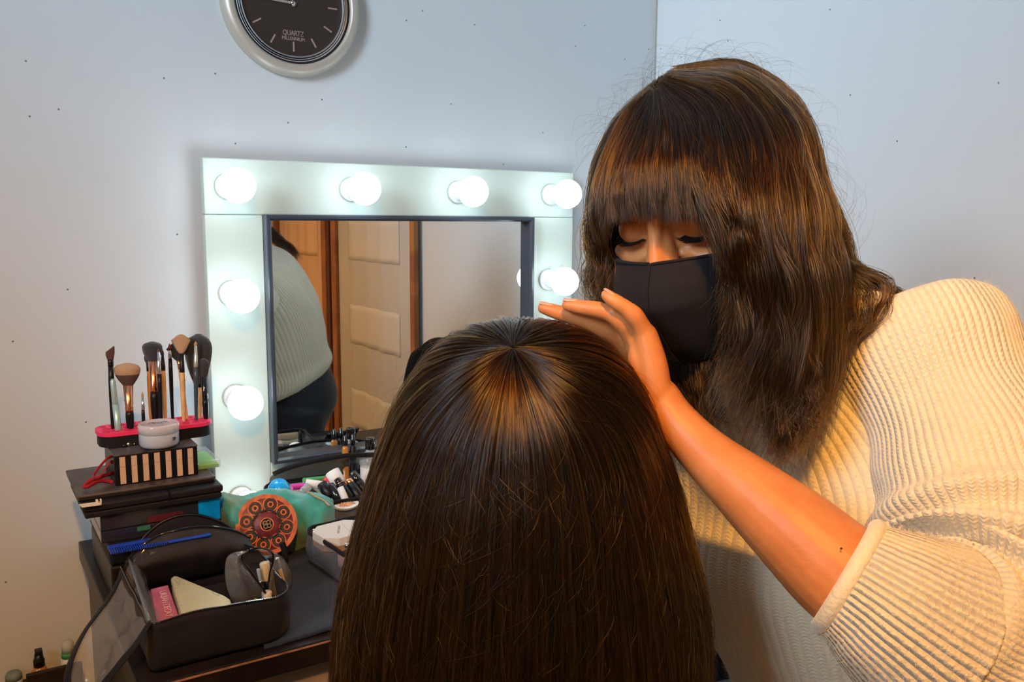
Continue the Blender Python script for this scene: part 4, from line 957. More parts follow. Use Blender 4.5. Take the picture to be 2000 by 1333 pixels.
# fingers (little, ring, middle, index)
FNG = [
 [(1260, 655, .716, .0092), (1250, 634, .712, .0078), (1238, 616, .709, .0080), (1222, 602, .708, .0068), (1206, 592, .708, .0066), (1193, 583, .709, .0060), (1185, 577, .710, .0052)],
 [(1242, 672, .734, .0100), (1228, 648, .727, .0086), (1212, 626, .722, .0088), (1192, 613, .722, .0074), (1165, 605, .724, .0072), (1138, 601, .727, .0066), (1110, 596, .730, .0058)],
 [(1225, 682, .754, .0102), (1206, 660, .749, .0088), (1178, 641, .745, .0088), (1148, 628, .744, .0074), (1116, 618, .745, .0071), (1088, 610, .747, .0066), (1062, 602, .749, .0056)],
 [(1208, 692, .774, .0100), (1186, 668, .772, .0086), (1158, 652, .770, .0086), (1130, 648, .768, .0072), (1106, 648, .766, .0070), (1088, 648, .765, .0064), (1072, 648, .764, .0056)]]
for f in FNG: limb(D(*f), 14, 5)
# right arm reaching round the far side of the seated head
def cw(q): return [(Lp(p), r) for p, r in q]
RS = np.array(P(1262, 760, 1.03))
RE, RW, RHn = np.array((.215, -.72, .90)), np.array((.13, -.775, 1.03)), np.array((.105, -.80, 1.085))
limb(cw([(RS, .05), ((RS + RE) / 2, .044), (RE, .040)])); limb(cw([(RE, .040), ((RE * .6 + RW * .4), .036), (RW, .018)]))
for k in range(4):
    o_ = np.array((-.004 - .004 * k, -.012 + .013 * k, 0)); limb(cw([(RW + o_ * .6, .012), (RHn + o_ * 1.3, .010)]), 12, 3)
    a = RHn + o_ * 1.3; limb(cw([(a, .009), (a + np.array((-.014, -.012, .022)), .0082), (a + np.array((-.034, -.032, .028 - .002 * abs(k - 1.5))), .0070), (a + np.array((-.046, -.050, .020)), .0058)]), 12, 3)
limb(cw([(RW, .012), (RW + np.array((.0, -.028, .03)), .011), (RW + np.array((-.012, -.050, .045)), .0085), (RW + np.array((-.024, -.064, .055)), .007)]), 12, 3)
bo_ = body.build('body', M['skin'], per)
md = bo_.modifiers.new('r', 'REMESH'); md.mode = 'VOXEL'; md.voxel_size = .0019; md.use_smooth_shade = True
md = bo_.modifiers.new('s', 'SMOOTH'); md.factor = .5; md.iterations = 5
# mole on the forearm
mp = P(1643, 1072, .6135); MB().ball(Lp(mp), .0009, 8).build('mole', mat('mole_brown', (.12, .03, .015), .6), per)
# nails
def nail(f, name='fingernail', up=(.35, -.55, .75)):
    a, b_ = Lp(P(*f[-2][:3])), Lp(P(*f[-1][:3])); d = (b_ - a) / np.linalg.norm(b_ - a); u = np.array(up); u = u - d * (u @ d); u /= np.linalg.norm(u); s = np.cross(d, u); r = f[-1][3]
    G = []
    for j in range(8):
        v = j / 7; row = []
        for i in range(9):
            q = (i / 8 - .5) * 1.9; wd = r * .86 * (math.sqrt(max(0.05, 1 - (max(0, .35 - v) / .35) ** 2)) if v < .35 else 1 if v < .8 else 1 - (v - .8))
            row.append(b_ + d * (-.008 + .0125 * v) + u * (math.cos(q * .62) * r * 1.05 - .0002 - v * v * .0012) + s * math.sin(q * .95) * wd)
        G.append(row)
    MB().grid(G).build(name, M['nail'], per, solid=.0005)
for f in FNG: nail(f)
# eye make-up: lashes and lid line
lash = []; M['lashm'] = mat('lash_black', (.006, .005, .005), .5)
for s in (1, -1):
    c = np.array((s * .031, .0672, .013)); line = []
    for t in np.linspace(-1, 1, 25):
        x = t * .0150; z = -.0050 - .0035 * math.cos(t * 1.5) + (.0015 * max(0, t * s) ** 2)
        yv = .0152 * math.sqrt(max(.02, 1 - (x / .0172) ** 2 - (z / .0150) ** 2 * .9)) + .0002
        line.append(c + np.array((x, yv, z)))
    lk = .38 if s > 0 else .2
    MB().tube([Lp(H(*p)) for p in line], [(.0005 + .0009 * math.sin(i / 24 * PI)) * lk for i in range(25)], 6, round_ends=True).build('lash_line', M['lashm'], per)
    for k in range(70):
        t = k / 69 * 24; i = min(int(t), 23); p = line[i] * (1 - t + i) + line[i + 1] * (t - i); fx = (p[0] - c[0]) / .015
        ln = (.0065 + .0020 * max(0, fx * s)) * (1 if s > 0 else .7) + random.Random(k).uniform(-.001, .001)
        dx = fx * .55
        pts = [p, p + np.array((dx * ln * .35, ln * .55, -ln * .35)), p + np.array((dx * ln * .7, ln * .95, -ln * .38)), p + np.array((dx * ln, ln * 1.25, -ln * .15))]
        lash.append([Lp(H(*q)) for q in cat(np.array(pts), 2)])
    MB().tube([Lp(H(*(c + np.array((t * .0155, .0152 * math.sqrt(max(.02, 1 - (t * .9) ** 2 - .2)) + .0006, .0075 + .002 * math.cos(t * 1.5)))))) for t in np.linspace(-1, 1, 15)], .0004, 5).build('lid_crease', mat('crease_shade', (.30, .12, .08), .5), per)
    MB().tube([Lp(H(s * (.014 + .042 * u), .0935 - .026 * u * u - .004 * u, .043 + .004 * math.sin(u * 2.4))) for u in np.linspace(0, 1, 12)], .0025, 8, rb=.001, round_ends=True).build('eyebrow', M['hair_base'], per)
hair_curves('eyelashes', lash, .00022, M['lashm'], per, tip=.2)
# face mask
G = []; hem_t, hem_b = [], []
for j in range(29):
    v = j / 28; z = -.007 - v * .109
    yc = np.interp(v, [0, .16, .32, .5, .75, .92, 1], [.1065, .121, .1270, .118, .105, .092, .070]); hw = np.interp(v, [0, .2, .5, .8, 1], [.066, .068, .066, .052, .038]); ys_ = np.interp(v, [0, .5, 1], [.030, .022, .020])
    row = []
    for i in range(49):
        t = (i / 48 - .5) * 2; x = hw * math.sin(t * PI / 2 * .98) ; q = abs(t)
        y = yc - (yc - ys_) * (q ** 2.1 * .75 + q ** 1.0 * .25 * (1 - v * .4)); zz = z - (.0125 * q * q * max(0, 1 - 2 * v) - .016 * q * q * max(0, v - .5) * 2) - (.0035 if j == 0 else 0) * 0
        y += .0016 * noise.noise(Vector((x * 60, zz * 50, 2))) * (q * 1.5 + .3) + .0012 * math.exp(-((t) / .02) ** 2)
        row.append(Lp(H(x, y + .001, zz)))
    G.append(row)
msk = MB().grid(G).build('face_mask', M['mask'], per, solid=.0016)
MB().tube(G[0], .0028, 8, rb=.0012, up=Lh).build('hem', M['mask'], msk); MB().tube(G[-1], .0026, 8, rb=.0012, up=Lh).build('hem', M['mask'], msk)
for e in (0, -1): MB().tube([r[e] for r in G], .0025, 8).build('side_binding', M['mask'], msk)
MB().tube([G[j][24] + (G[j][24] - Lp(H(0, .0, -.06))) * .012 for j in range(29)], .0006, 6).build('centre_seam', M['mask'], msk)
for s, e in ((1, -1), (-1, 0)):
    MB().tube([G[1][e], Lp(H(s * .074, .008, -.004)), Lp(H(s * .080, -.014, .010)), Lp(H(s * .082, -.026, -.010)), Lp(H(s * .076, -.012, -.045)), G[26][e]], .0022, 8, rb=.001, sub=6).build('ear_loop', M['mask'], msk)

# ------------------------------------------------------------ jumper
def knit(name, ribs, rowsper, sta=.13, col=(.82, .76, .58), strength=.6, dist=.003, mirror=False):
    m = mat(name, col, .95, sheen=.6, spec=.15, sss=0); nt = m.node_tree; b = nt.nodes['Principled BSDF']
    uvn = nt.nodes.new('ShaderNodeUVMap'); sp = nt.nodes.new('ShaderNodeSeparateXYZ'); nt.links.new(uvn.outputs[0], sp.inputs[0])
    def mth(op, a, b_=None, c=None):
        n = nt.nodes.new('ShaderNodeMath'); n.operation = op
        for k, x in enumerate((a, b_)):
            if x is None: continue
            if isinstance(x, (int, float)): n.inputs[k].default_value = x
            else: nt.links.new(x, n.inputs[k])
        return n.outputs[0]
    nzv = nt.nodes.new('ShaderNodeTexNoise'); nzv.inputs['Scale'].default_value = 260; tcn = nt.nodes['Texture Coordinate']; nt.links.new(tcn.outputs['Object'], nzv.inputs['Vector']); nzv.inputs['Detail'].default_value = 4
    u = mth('MULTIPLY', sp.outputs[0], ribs); fu = mth('FRACT', u); tri = mth('ABSOLUTE', mth('SUBTRACT', fu, .5))               # 0 centre .5 groove
    rib = mth('SINE', mth('MULTIPLY', mth('SUBTRACT', .5, tri), PI))                                                        # 1 at centre
    vv = mth('ADD', mth('MULTIPLY', sp.outputs[1], rowsper), mth('MULTIPLY', tri, 1.4)); st = mth('SINE', mth('MULTIPLY', vv, 2 * PI))
    h = mth('ADD', mth('ADD', mth('MULTIPLY', rib, 1.0), mth('MULTIPLY', mth('MULTIPLY', st, rib), sta)), mth('MULTIPLY', nzv.outputs['Fac'], .7))
    bp = nt.nodes.new('ShaderNodeBump'); bp.inputs['Strength'].default_value = strength; bp.inputs['Distance'].default_value = dist
    nt.links.new(h, bp.inputs['Height']); nt.links.new(bp.outputs['Normal'], b.inputs['Normal'])
    return m
M['knit_t'] = knit('cream_rib_knit', 120, 250); M['knit_s'] = knit('cream_rib_knit_sleeve', 84, 250); M['knit_c'] = knit('cream_rib_cuff', 56, 230, .05, strength=.8, dist=.004)
def loft(keys, n=96, sub=10, fold=None):
    """keys: centre(3), lateral(3), front(3), a, bf, bb -> rings"""
    A = np.array([np.concatenate([np.array(c, float), np.array(l, float), np.array(f, float), [a, bf, bb]]) for c, l, f, a, bf, bb in keys]); B = cat(A, sub); out = []
    for k, r in enumerate(B):
        c, l, f = r[:3], r[3:6], r[6:9]; l = l / np.linalg.norm(l); f = f - l * (f @ l); f /= np.linalg.norm(f); s = k / (len(B) - 1); ring = []
        for i in range(n):
            q = 2 * PI * i / n; cx_ = math.copysign(abs(math.cos(q)) ** .9, math.cos(q)); sy = math.copysign(abs(math.sin(q)) ** .9, math.sin(q))
            p = c + l * r[9] * cx_ + f * (r[10] if sy > 0 else r[11]) * sy
            if fold: p = c + (p - c) * (1 + fold(s, q, p))
            ring.append(Lp(p))
        out.append(ring)
    return out
def nz3(p, sc, seed): return noise.noise(Vector((p[0] * sc + seed, p[1] * sc, p[2] * sc)))
Ls = camv(.64, -.05, -.77); Lhp = np.array((-.02, -1, .0))
axis = lambda l, t: np.cross(l, t)
sp_ = [np.array(p) for p in ((.468, -1.045, .752), (.475, -1.045, .790), (.465, -1.045, .83), (.445, -1.025, .92), (.415, -1.00, 1.005), (.380, -.975, 1.075), (.340, -.955, 1.118), (.315, -.95, 1.145), (.296, -.945, 1.170))]
Fr = [np.array(f) for f in ((-.92, .02, -.38), (-.92, .02, -.34), (-.92, .02, -.30), (-.90, .02, -.30), (-.86, .0, -.4), (-.77, -.05, -.55), (-.75, -.1, -.6), (-.75, -.1, -.6), (-.75, -.1, -.6))]
aa = [.160, .168, .172, .180, .188, .192, .165, .105, .066]; bf = [.190, .195, .200, .220, .215, .170, .115, .085, .060]; bb = [.132, .136, .132, .135, .130, .115, .085, .070, .060]
lats = [Lhp * (1 - k) + Ls * k for k in (0, 0, 0, .3, .6, 1, 1, 1, 1)]
def tfold(s, q, p): return .030 * nz3(p, 9, 3) + .014 * nz3(p, 22, 9) - .03 * math.exp(-((s) / .03) ** 2)
keys = list(zip(sp_, lats, Fr, aa, bf, bb))
jt = MB(); jt.rings(loft(keys, 128, 12, tfold), caps=False)
jump = jt.build('knit_jumper', M['knit_t'], per, solid=.004)
MB().tube([p for p in loft(keys[-2:], 64, 2)[-1]] + [loft(keys[-2:], 64, 2)[-1][0]], .007, 10, rb=.005).build('neckband', M['knit_t'], jump)
# left sleeve
SL = [(1790, 655, .815, .078), (1812, 700, .800, .083), (1848, 790, .780, .082), (1890, 900, .758, .084), (1925, 1010, .735, .088), (1945, 1110, .708, .090), (1935, 1200, .682, .088), (1885, 1248, .660, .080), (1830, 1240, .645, .070), (1780, 1210, .638, .060), (1748, 1192, .634, .053)]
def sleeve_rings(SL, n, sub, fold, sq=1.0):
    A = np.array([list(P(x, y, d)) + [r] for x, y, d, r in SL]); B = cat(A, sub); pts = [b[:3] for b in B]; R0 = sweep_rings(pts, B[:, 3], B[:, 3] * sq, n, None); out = []
    for k, ring in enumerate(R0):
        s = k / (len(R0) - 1); out.append([Lp(pts[k] + (np.array(p) - pts[k]) * (1 + fold(s, 2 * PI * i / n, p))) for i, p in enumerate(ring)])
    return out
def sfold(s, q, p):
    f = .07 * nz3(p, 11, 1) + .03 * nz3(p, 26, 6)
    f += .16 * math.exp(-((s - .60) / .20) ** 2) * math.sin(s * 46 + 1.6 * math.sin(q + .6) + 1.5 * nz3(p, 8, 2))      # gathered folds above the elbow
    f += .06 * math.sin(s * 20 + 1.2 * math.cos(q)) * math.exp(-((s - .25) / .2) ** 2)
    return f
MB().rings(sleeve_rings(SL, 128, 14, sfold), caps=False).build('sleeve', M['knit_s'], jump, solid=.004)
CF = [(1800, 1222, .640, .066), (1766, 1200, .6355, .060), (1725, 1172, .633, .0540), (1690, 1148, .635, .0475), (1668, 1134, .638, .0435), (1655, 1126, .640, .0425)]
cr = sleeve_rings(CF, 128, 8, lambda s, q, p: .012 * nz3(p, 14, 3))
inner = [[np.mean(cr[-1], axis=0) + (p - np.mean(cr[-1], axis=0)) * .93 for p in cr[-1]], [np.mean(cr[-6], axis=0) + (p - np.mean(cr[-6], axis=0)) * .86 for p in cr[-6]]]
MB().rings(cr + inner, caps=False).build('cuff', M['knit_c'], jump, solid=.004)
cc_ = [p for p in cr[-2]]; M['knit_roll'] = mat('cream_knit_edge', (.82, .76, .58), .95, spec=.15, sheen=.6, bump=.6, bscale=330)
MB().tube(cc_[::2] + [cc_[0]], .0055, 12, rb=.0062).build('cuff_roll', M['knit_roll'], jump)
# right sleeve (far side)
A = [(RS, .078), ((RS * .5 + RE * .5), .070), (RE, .062), (RE * .7 + RW * .3, .050)]
rp = np.array([list(p) + [r] for p, r in A]); rp = cat(rp, 8)
MB().rings([[Lp(rp[k][:3] + (np.array(p) - rp[k][:3]) * (1 + .06 * nz3(p, 14, 5))) for p in ring] for k, ring in enumerate(sweep_rings([x[:3] for x in rp], rp[:, 3], rp[:, 3], 64))], caps=False).build('sleeve', M['knit_s'], jump, solid=.004)
# loose fuzz on the jumper
fz = []
def fuzz(rings_, count, ln=.0045):
    n = len(rings_[0]); K = len(rings_)
    for _ in range(count):
        k = rnd.randrange(1, K - 1); i = rnd.randrange(n); p = rings_[k][i]; q = rings_[k][(i + 1) % n]; r = rings_[k - 1][i]
        nrm = np.cross(q - p, r - p); nn_ = np.linalg.norm(nrm)
        if nn_ < 1e-9: continue
        nrm /= nn_; c = np.mean(rings_[k][::16], axis=0)
        if nrm @ (p - c) < 0: nrm = -nrm
        p = p + (q - p) * rnd.random() + (r - p) * rnd.random() + nrm * .001; tg = np.random.normal(0, 1, 3) * .8
        d = nrm + tg; d /= np.linalg.norm(d); l = ln * rnd.uniform(.4, 1.3); c2 = np.random.normal(0, .3, 3)
        fz.append([p, p + d * l * .5, p + (d + c2) * l * .8, p + (d + 2 * c2) * l])
fuzz(loft(keys, 128, 12, tfold), 16000); fuzz(sleeve_rings(SL, 128, 14, sfold), 14000); fuzz(cr, 6000, .0035)
M['fuzz'] = mat('wool_fuzz', (.86, .80, .68), .9, spec=.1)
o = hair_curves('wool_fuzz', fz, .00007, M['fuzz'], jump); o['kind'] = 'stuff'
# trousers, shoes
M['denim'] = mat('black_denim', (.014, .018, .030), .75, sheen=.2, bump=.3, bscale=500)
hipc = np.array((.585, -1.055, .78))
tr = MB()
tr.rings(loft([((.470, -1.045, .86), Lhp, Fr[0], .145, .120, .105), ((.475, -1.055, .79), Lhp, (-1, 0, -.15), .165, .115, .125), ((.480, -1.055, .70), Lhp, (-1, 0, 0), .172, .105, .145), ((.470, -1.055, .62), Lhp, (-1, 0, .1), .160, .10, .110)], 64, 8), caps=True)
for s in (-1, 1):
    yh = -1.055 + s * .085
    tr.tube([Lp((.475, yh, .68)), Lp((.450, yh + s * .01, .54)), Lp((.420, yh + s * .02, .40)), Lp((.445, yh + s * .02, .20)), Lp((.465, yh + s * .02, .045))], [.100, .086, .062, .055, .048], 28, sub=6)
tb = tr.build('trousers', M['denim'], per); mdd = tb.modifiers.new('r', 'REMESH'); mdd.mode = 'VOXEL'; mdd.voxel_size = .006; mdd.use_smooth_shade = True; mdd = tb.modifiers.new('s', 'SMOOTH'); mdd.factor = .5; mdd.iterations = 6
for s in (-1, 1):
    yh = -1.055 + s * .105; rr = []
    for k in range(13):
        u = k / 12; x = .520 - .25 * u; hw = .034 + .012 * math.sin(u * PI) - .02 * max(0, u - .85) * 3; hh = .075 * (1 - u) ** .8 + .032
        rr.append([Lp((x, yh + hw * math.cos(a), ZF + max(0, hh / 2 + hh / 2 * math.sin(a) * 1.0))) for a in np.linspace(0, 2 * PI, 25)[:-1]])
    MB().rings(rr).build('shoe', M['black_leather'], per)

# ------------------------------------------------------------ stylist's hair
def sheet_pts(guides, nj=26):
    return np.array([resample(np.array([P(x, y, d) for x, y, d in g]), nj) for g in guides])
def gi(Gd, g):                                                   # interpolate between guides
    g = np.clip(g, 0, len(Gd) - 1.0001); i = g.astype(int); t = (g - i)[:, None, None]; return Gd[i] * (1 - t) + Gd[i + 1] * t
STR = []; SRAD = []
def grow(guides, count, clumps=60, thick=.008, wave=.002, clumpf=.55, spread=.0015, shorten=.12, fr=None, frizz=.0012, tipfrizz=.004, knots=7):
    Gd = sheet_pts(guides); n = Gd.shape[1]; nG = len(Gd) - 1
    cg = np.random.uniform(0, nG, clumps); C_ = gi(Gd, cg)
    off = np.stack([smooth_rand(clumps, n, 7, wave) for _ in range(3)], 2); ramp = np.linspace(0, 1, n)[None, :, None]
    dep = np.random.uniform(0, 1, clumps)[:, None, None] * thick
    away = (C_ - CAM); away /= np.linalg.norm(away, axis=2, keepdims=True)
    C_ = C_ + off * ramp ** .7 * 1.6 + away * dep * np.minimum(1, ramp * 4)
    g = np.random.uniform(0, nG, count); S0 = gi(Gd, g)
    ci = np.argmin(np.abs(g[:, None] - cg[None] + np.random.normal(0, .05, (count, 1))), axis=1)
    aw = (S0 - CAM); aw /= np.linalg.norm(aw, axis=2, keepdims=True)
    S0 = S0 + aw * (np.random.uniform(0, 1, (count, 1, 1)) * thick) * np.minimum(1, ramp * 4)
    wgt = clumpf * np.minimum(1, ramp * 1.3)
    loc_ = np.random.normal(0, spread, (count, 1, 3)) + np.stack([smooth_rand(count, n, knots, frizz) for _ in range(3)], 2) * np.minimum(1, ramp * 3) + np.stack([smooth_rand(count, n, 4, tipfrizz) for _ in range(3)], 2) * ramp ** 3
    S = S0 * (1 - wgt) + (C_[ci] + np.random.normal(0, spread, (count, 1, 3)) * (1 - .6 * ramp)) * wgt + loc_
    # cut the strands to different lengths
    cut = 1 - np.random.beta(1.2, 3, count) * shorten * 2; x = np.linspace(0, 1, n)
    out = np.empty_like(S); 
    idx = cut[:, None] * x[None] * (n - 1); i0 = np.minimum(idx.astype(int), n - 2); tt = (idx - i0)[:, :, None]; ar = np.arange(count)[:, None]
    out = S[ar, i0] * (1 - tt) + S[ar, i0 + 1] * tt
    STR.append(out - po); SRAD.append(np.random.uniform(.00009, .00022, count))
    return Gd
base = []
bangs = [[(1268, 182, .790), (1225, 215, .778), (1185, 285, .772), (1160, 360, .768), (1153, 430, .770), (1172, 490, .776)],
         [(1272, 184, .785), (1240, 230, .762), (1208, 300, .748), (1190, 370, .742), (1196, 436, .744)],
         [(1278, 182, .780), (1262, 240, .746), (1240, 310, .727), (1232, 370, .722), (1240, 428, .724)],
         [(1284, 178, .776), (1294, 240, .735), (1288, 310, .711), (1288, 370, .706), (1294, 434, .709)],
         [(1290, 174, .774), (1325, 235, .730), (1336, 305, .702), (1338, 370, .697), (1342, 434, .700)],
         [(1296, 170, .774), (1350, 230, .728), (1374, 300, .699), (1382, 370, .694), (1394, 430, .697)]]
base.append((grow(bangs, 5600, 110, .006, .0016, .6, .0010, .06, frizz=.0007, tipfrizz=.0020), .006))
side = [[(1290, 168, .778), (1345, 218, .738), (1362, 300, .702), (1364, 365, .690), (1405, 430, .688), (1444, 500, .694), (1464, 570, .705)],
        [(1296, 162, .780), (1380, 205, .740), (1412, 300, .700), (1424, 390, .684), (1456, 470, .682), (1472, 560, .692), (1450, 660, .710), (1412, 760, .725)],
        [(1302, 156, .784), (1420, 190, .746), (1474, 300, .704), (1480, 410, .684), (1490, 520, .682), (1498, 630, .692), (1470, 740, .710), (1440, 830, .722)],
        [(1308, 150, .790), (1440, 165, .760), (1528, 280, .716), (1540, 410, .694), (1548, 540, .688), (1552, 660, .698), (1530, 770, .712), (1490, 880, .722)],
        [(1314, 145, .798), (1440, 145, .778), (1545, 240, .740), (1580, 390, .716), (1598, 520, .708), (1600, 640, .716), (1580, 750, .728), (1525, 890, .730)],
        [(1322, 140, .810), (1440, 132, .800), (1552, 215, .775), (1605, 370, .750), (1632, 500, .740), (1638, 610, .742), (1618, 720, .748), (1560, 860, .742)]]
base.append((grow(side, 19000, 300, .014, .0078, .74, .0016, .22, tipfrizz=.009, frizz=.0014), .014))
back = [[(1325, 140, .820), (1445, 130, .825), (1560, 210, .812), (1612, 370, .798), (1650, 490, .790), (1655, 600, .790), (1628, 700, .790)],
        [(1325, 142, .835), (1440, 132, .865), (1555, 220, .875), (1604, 390, .865), (1632, 510, .852), (1640, 620, .845), (1600, 720, .830)],
        [(1325, 145, .850), (1410, 145, .895), (1520, 250, .915), (1560, 430, .910), (1580, 560, .900), (1590, 680, .890), (1560, 780, .860)]]
base.append((grow(back, 5500, 70, .012, .005, .6, .002, .2, tipfrizz=.009), .012))
farside = [[(1268, 180, .792), (1205, 235, .800), (1165, 320, .812), (1152, 420, .822), (1160, 500, .830), (1195, 570, .838), (1225, 625, .842)],
           [(1285, 165, .815), (1230, 230, .850), (1190, 330, .870), (1180, 430, .880), (1195, 520, .890), (1230, 600, .885), (1262, 690, .880)],
           [(1305, 150, .830), (1290, 230, .900), (1260, 340, .920), (1260, 450, .925), (1280, 560, .920), (1310, 650, .905), (1330, 760, .890)],
           [(1320, 145, .845), (1390, 225, .930), (1400, 340, .940), (1390, 460, .935), (1380, 580, .925), (1375, 680, .910), (1390, 790, .880)],
           [(1325, 145, .850), (1440, 220, .920), (1480, 330, .930), (1480, 460, .925), (1470, 580, .915), (1460, 700, .895), (1455, 810, .850)]]
base.append((grow(farside, 6500, 70, .012, .004, .5, .002, .15, tipfrizz=.006), .012))
# curly wisps at the far cheek
wisps = [[(1160, 400, .775), (1146, 450, .780), (1150, 500, .785), (1142, 545, .790), (1160, 590, .795), (1190, 610, .80)],
         [(1170, 410, .780), (1160, 460, .785), (1172, 515, .79), (1160, 560, .795), (1185, 600, .80), (1215, 640, .805)],
         [(1185, 430, .785), (1180, 480, .790), (1195, 530, .80), (1190, 575, .80), (1215, 620, .81), (1235, 670, .82)]]
grow(wisps, 420, 16, .012, .006, .6, .003, .2, tipfrizz=.008, frizz=.003)
# the flick over the shoulder
flick = [[(1640, 470, .765), (1655, 510, .765), (1700, 524, .760), (1742, 545, .755), (1735, 590, .750), (1695, 640, .745), (1650, 670, .745)],
         [(1645, 490, .760), (1665, 540, .758), (1700, 570, .752), (1705, 610, .748), (1680, 650, .745), (1640, 680, .745)],
         [(1650, 520, .758), (1668, 560, .755), (1672, 600, .75), (1660, 650, .748), (1635, 690, .745)]]
grow(flick, 230, 9, .006, .003, .8, .0012, .1, tipfrizz=.003)
tufts = [[(1560, 640, .70), (1590, 700, .70), (1600, 760, .70), (1570, 800, .70)], [(1520, 700, .71), (1550, 780, .71), (1560, 830, .71), (1570, 878, .712)], [(1480, 740, .71), (1500, 820, .71), (1510, 870, .712), (1500, 905, .715)]]
grow(tufts, 1400, 26, .010, .004, .7, .002, .2, tipfrizz=.006)
curls_ = [[(1440, 560, .69), (1448, 640, .685), (1460, 690, .68), (1500, 720, .68), (1545, 735, .685)], [(1470, 560, .685), (1475, 640, .68), (1490, 680, .678), (1520, 705, .68), (1550, 720, .685)]]
backlock = [[(1590, 440, .90), (1648, 490, .925), (1735, 566, .932), (1795, 596, .938), (1835, 640, .942)], [(1600, 480, .90), (1650, 520, .925), (1725, 565, .935), (1780, 600, .940), (1815, 660, .944)], [(1600, 520, .90), (1650, 560, .92), (1700, 600, .935), (1745, 640, .94), (1775, 690, .944)]]
grow(backlock, 1100, 26, .008, .004, .75, .002, .2)
neckhair = [[(1262, 560, .86), (1270, 650, .85), (1300, 730, .83), (1340, 800, .80)], [(1320, 560, .85), (1325, 650, .835), (1345, 740, .81), (1380, 830, .785)], [(1380, 560, .80), (1385, 650, .79), (1395, 740, .775), (1425, 850, .755)]]
base.append((grow(neckhair, 2600, 50, .010, .004, .7, .002, .2), .010))
# flyaways
fly = []
outl = [(1180, 280), (1200, 230), (1240, 185), (1290, 150), (1350, 128), (1420, 122), (1490, 150), (1550, 210), (1590, 290), (1615, 380), (1645, 470), (1655, 540)]
OG = resample(np.array([(x, y, .80) for x, y in outl], float), 60)
for k in range(260):
    q = OG[rnd.randrange(58)]; c0_ = np.array([1400., 420.]); o_ = q[:2] - c0_; o_ /= np.linalg.norm(o_); tg = np.array([-o_[1], o_[0]]) * rnd.choice((-1, 1)); a = rnd.uniform(6, 42) * (1 if rnd.random() < .8 else 1.6); l = rnd.uniform(25, 100); dd = rnd.uniform(.75, .86)
    pts = [(*(q[:2] - o_ * 12), dd), (*(q[:2] + o_ * a * .6 + tg * l * .35), dd), (*(q[:2] + o_ * a + tg * l * .8), dd + rnd.uniform(-.01, .01)), (*(q[:2] + o_ * a * rnd.uniform(.1, 1.1) + tg * l * 1.25), dd)]
    fly.append(resample(np.array([P(*p) for p in pts]), 26) - po)
STR.append(np.array(fly)); SRAD.append(np.full(len(fly), .00006))
hb = MB()
for Gd, th in base:
    away = (Gd - CAM); away /= np.linalg.norm(away, axis=2, keepdims=True)
    Gf = Gd + away * (th * 1.05) - po
    G2 = np.array([cat(Gf[:, j], 5) for j in range(Gf.shape[1])])
    nn_ = G2.shape[0]; hb.grid(G2[: int(nn_ * .86)])
hb.ball(Lp(H(0, -.026, .026)), (.084, .098, .084), 32, M=HM)
hair = hb.build('hair', M['hair_base'], per, solid=.006)
tag(hair, 'long wavy brown hair with a full fringe')
ho_ = hair_curves('hair_strands', np.concatenate(STR), np.concatenate(SRAD), M['hair_w'], hair); ho_['kind'] = 'stuff'

# ------------------------------------------------------------ seated client, seen from behind
CX = P(1022, 830, .72); cxy = CX[:2]
tb_ = [(630, 0), (631.5, 30), (636, 60), (645, 90), (656, 116), (670, 143), (690, 171), (714, 195), (743, 216), (803, 249), (875, 276), (941, 300), (1029, 325), (1111, 348), (1177, 362), (1232, 370), (1333, 376), (1450, 372)]
cli = thing('person', (float(cxy[0]), float(cxy[1]), ZF), 'person seated with back turned and long straight brown hair, in front of the mirror', 'person')
co = np.array(cli.location)
a_ax = np.array((.8427, -.5383, 0)); a_ax /= np.linalg.norm(a_ax); b_ax = np.array((.5383, .8427, 0)); b_ax /= np.linalg.norm(b_ax)
prof = []
for y, hw in tb_:
    r = ray(1022, y); t = ((np.array([*cxy, 0]) - CAM) @ b_ax) / (r @ b_ax); z = (CAM + r * t)[2]; prof.append((z, hw * .72 / FPX))
prof = np.array(prof)
pr_ = cat(prof, 6); dl = np.r_[0, np.cumsum(np.linalg.norm(np.diff(pr_, axis=0), axis=1))]
ztop = prof[0, 0]; zc = ztop - .125
def bfun(a): q = 1.12 * a; return q / (1 + (q / .136) ** 7) ** (1 / 7)
SH, SB = R_(24), R_(4)
phi_t = np.arctan2(pr_[:, 1], pr_[:, 0] - (ztop - .135))
def surf(th, s, off=0.0):
    """point on the hair surface: th azimuth (0 = viewer's right, pi/2 = away), s arc length from the crown"""
    ph = np.interp(s, dl, phi_t); f = np.exp(-(ph / .95) ** 2); al, be = SH * f, SB * f
    dx, dy, dz = np.sin(ph) * np.cos(th), np.sin(ph) * np.sin(th), np.cos(ph) + 0 * th
    dy, dz = dy * np.cos(al) - dz * np.sin(al), dy * np.sin(al) + dz * np.cos(al); dx, dz = dx * np.cos(be) - dz * np.sin(be), dx * np.sin(be) + dz * np.cos(be)
    s = np.where(ph < 1.75, np.interp(np.arccos(np.clip(dz, -1, 1)), phi_t, dl), s); th = np.where(ph < 1.75, np.arctan2(dy, dx), th)
    z = np.interp(s, dl, pr_[:, 0]); a = np.interp(s, dl, pr_[:, 1]); b = bfun(a)
    x = (a + off) * np.cos(th); y = (b + off) * np.sin(th)
    # (the whorl sits behind the top, see the turn of the directions above)
    zz = z - zc; y2 = y; z2 = zz + off * np.clip(zz / .125, 0, 1)
    return x[..., None] * a_ax + y2[..., None] * b_ax + np.stack([0 * z2, 0 * z2, z2 + zc], -1) + np.array([*cxy, 0]) - co
NP, Ltot = 40, dl[-1]
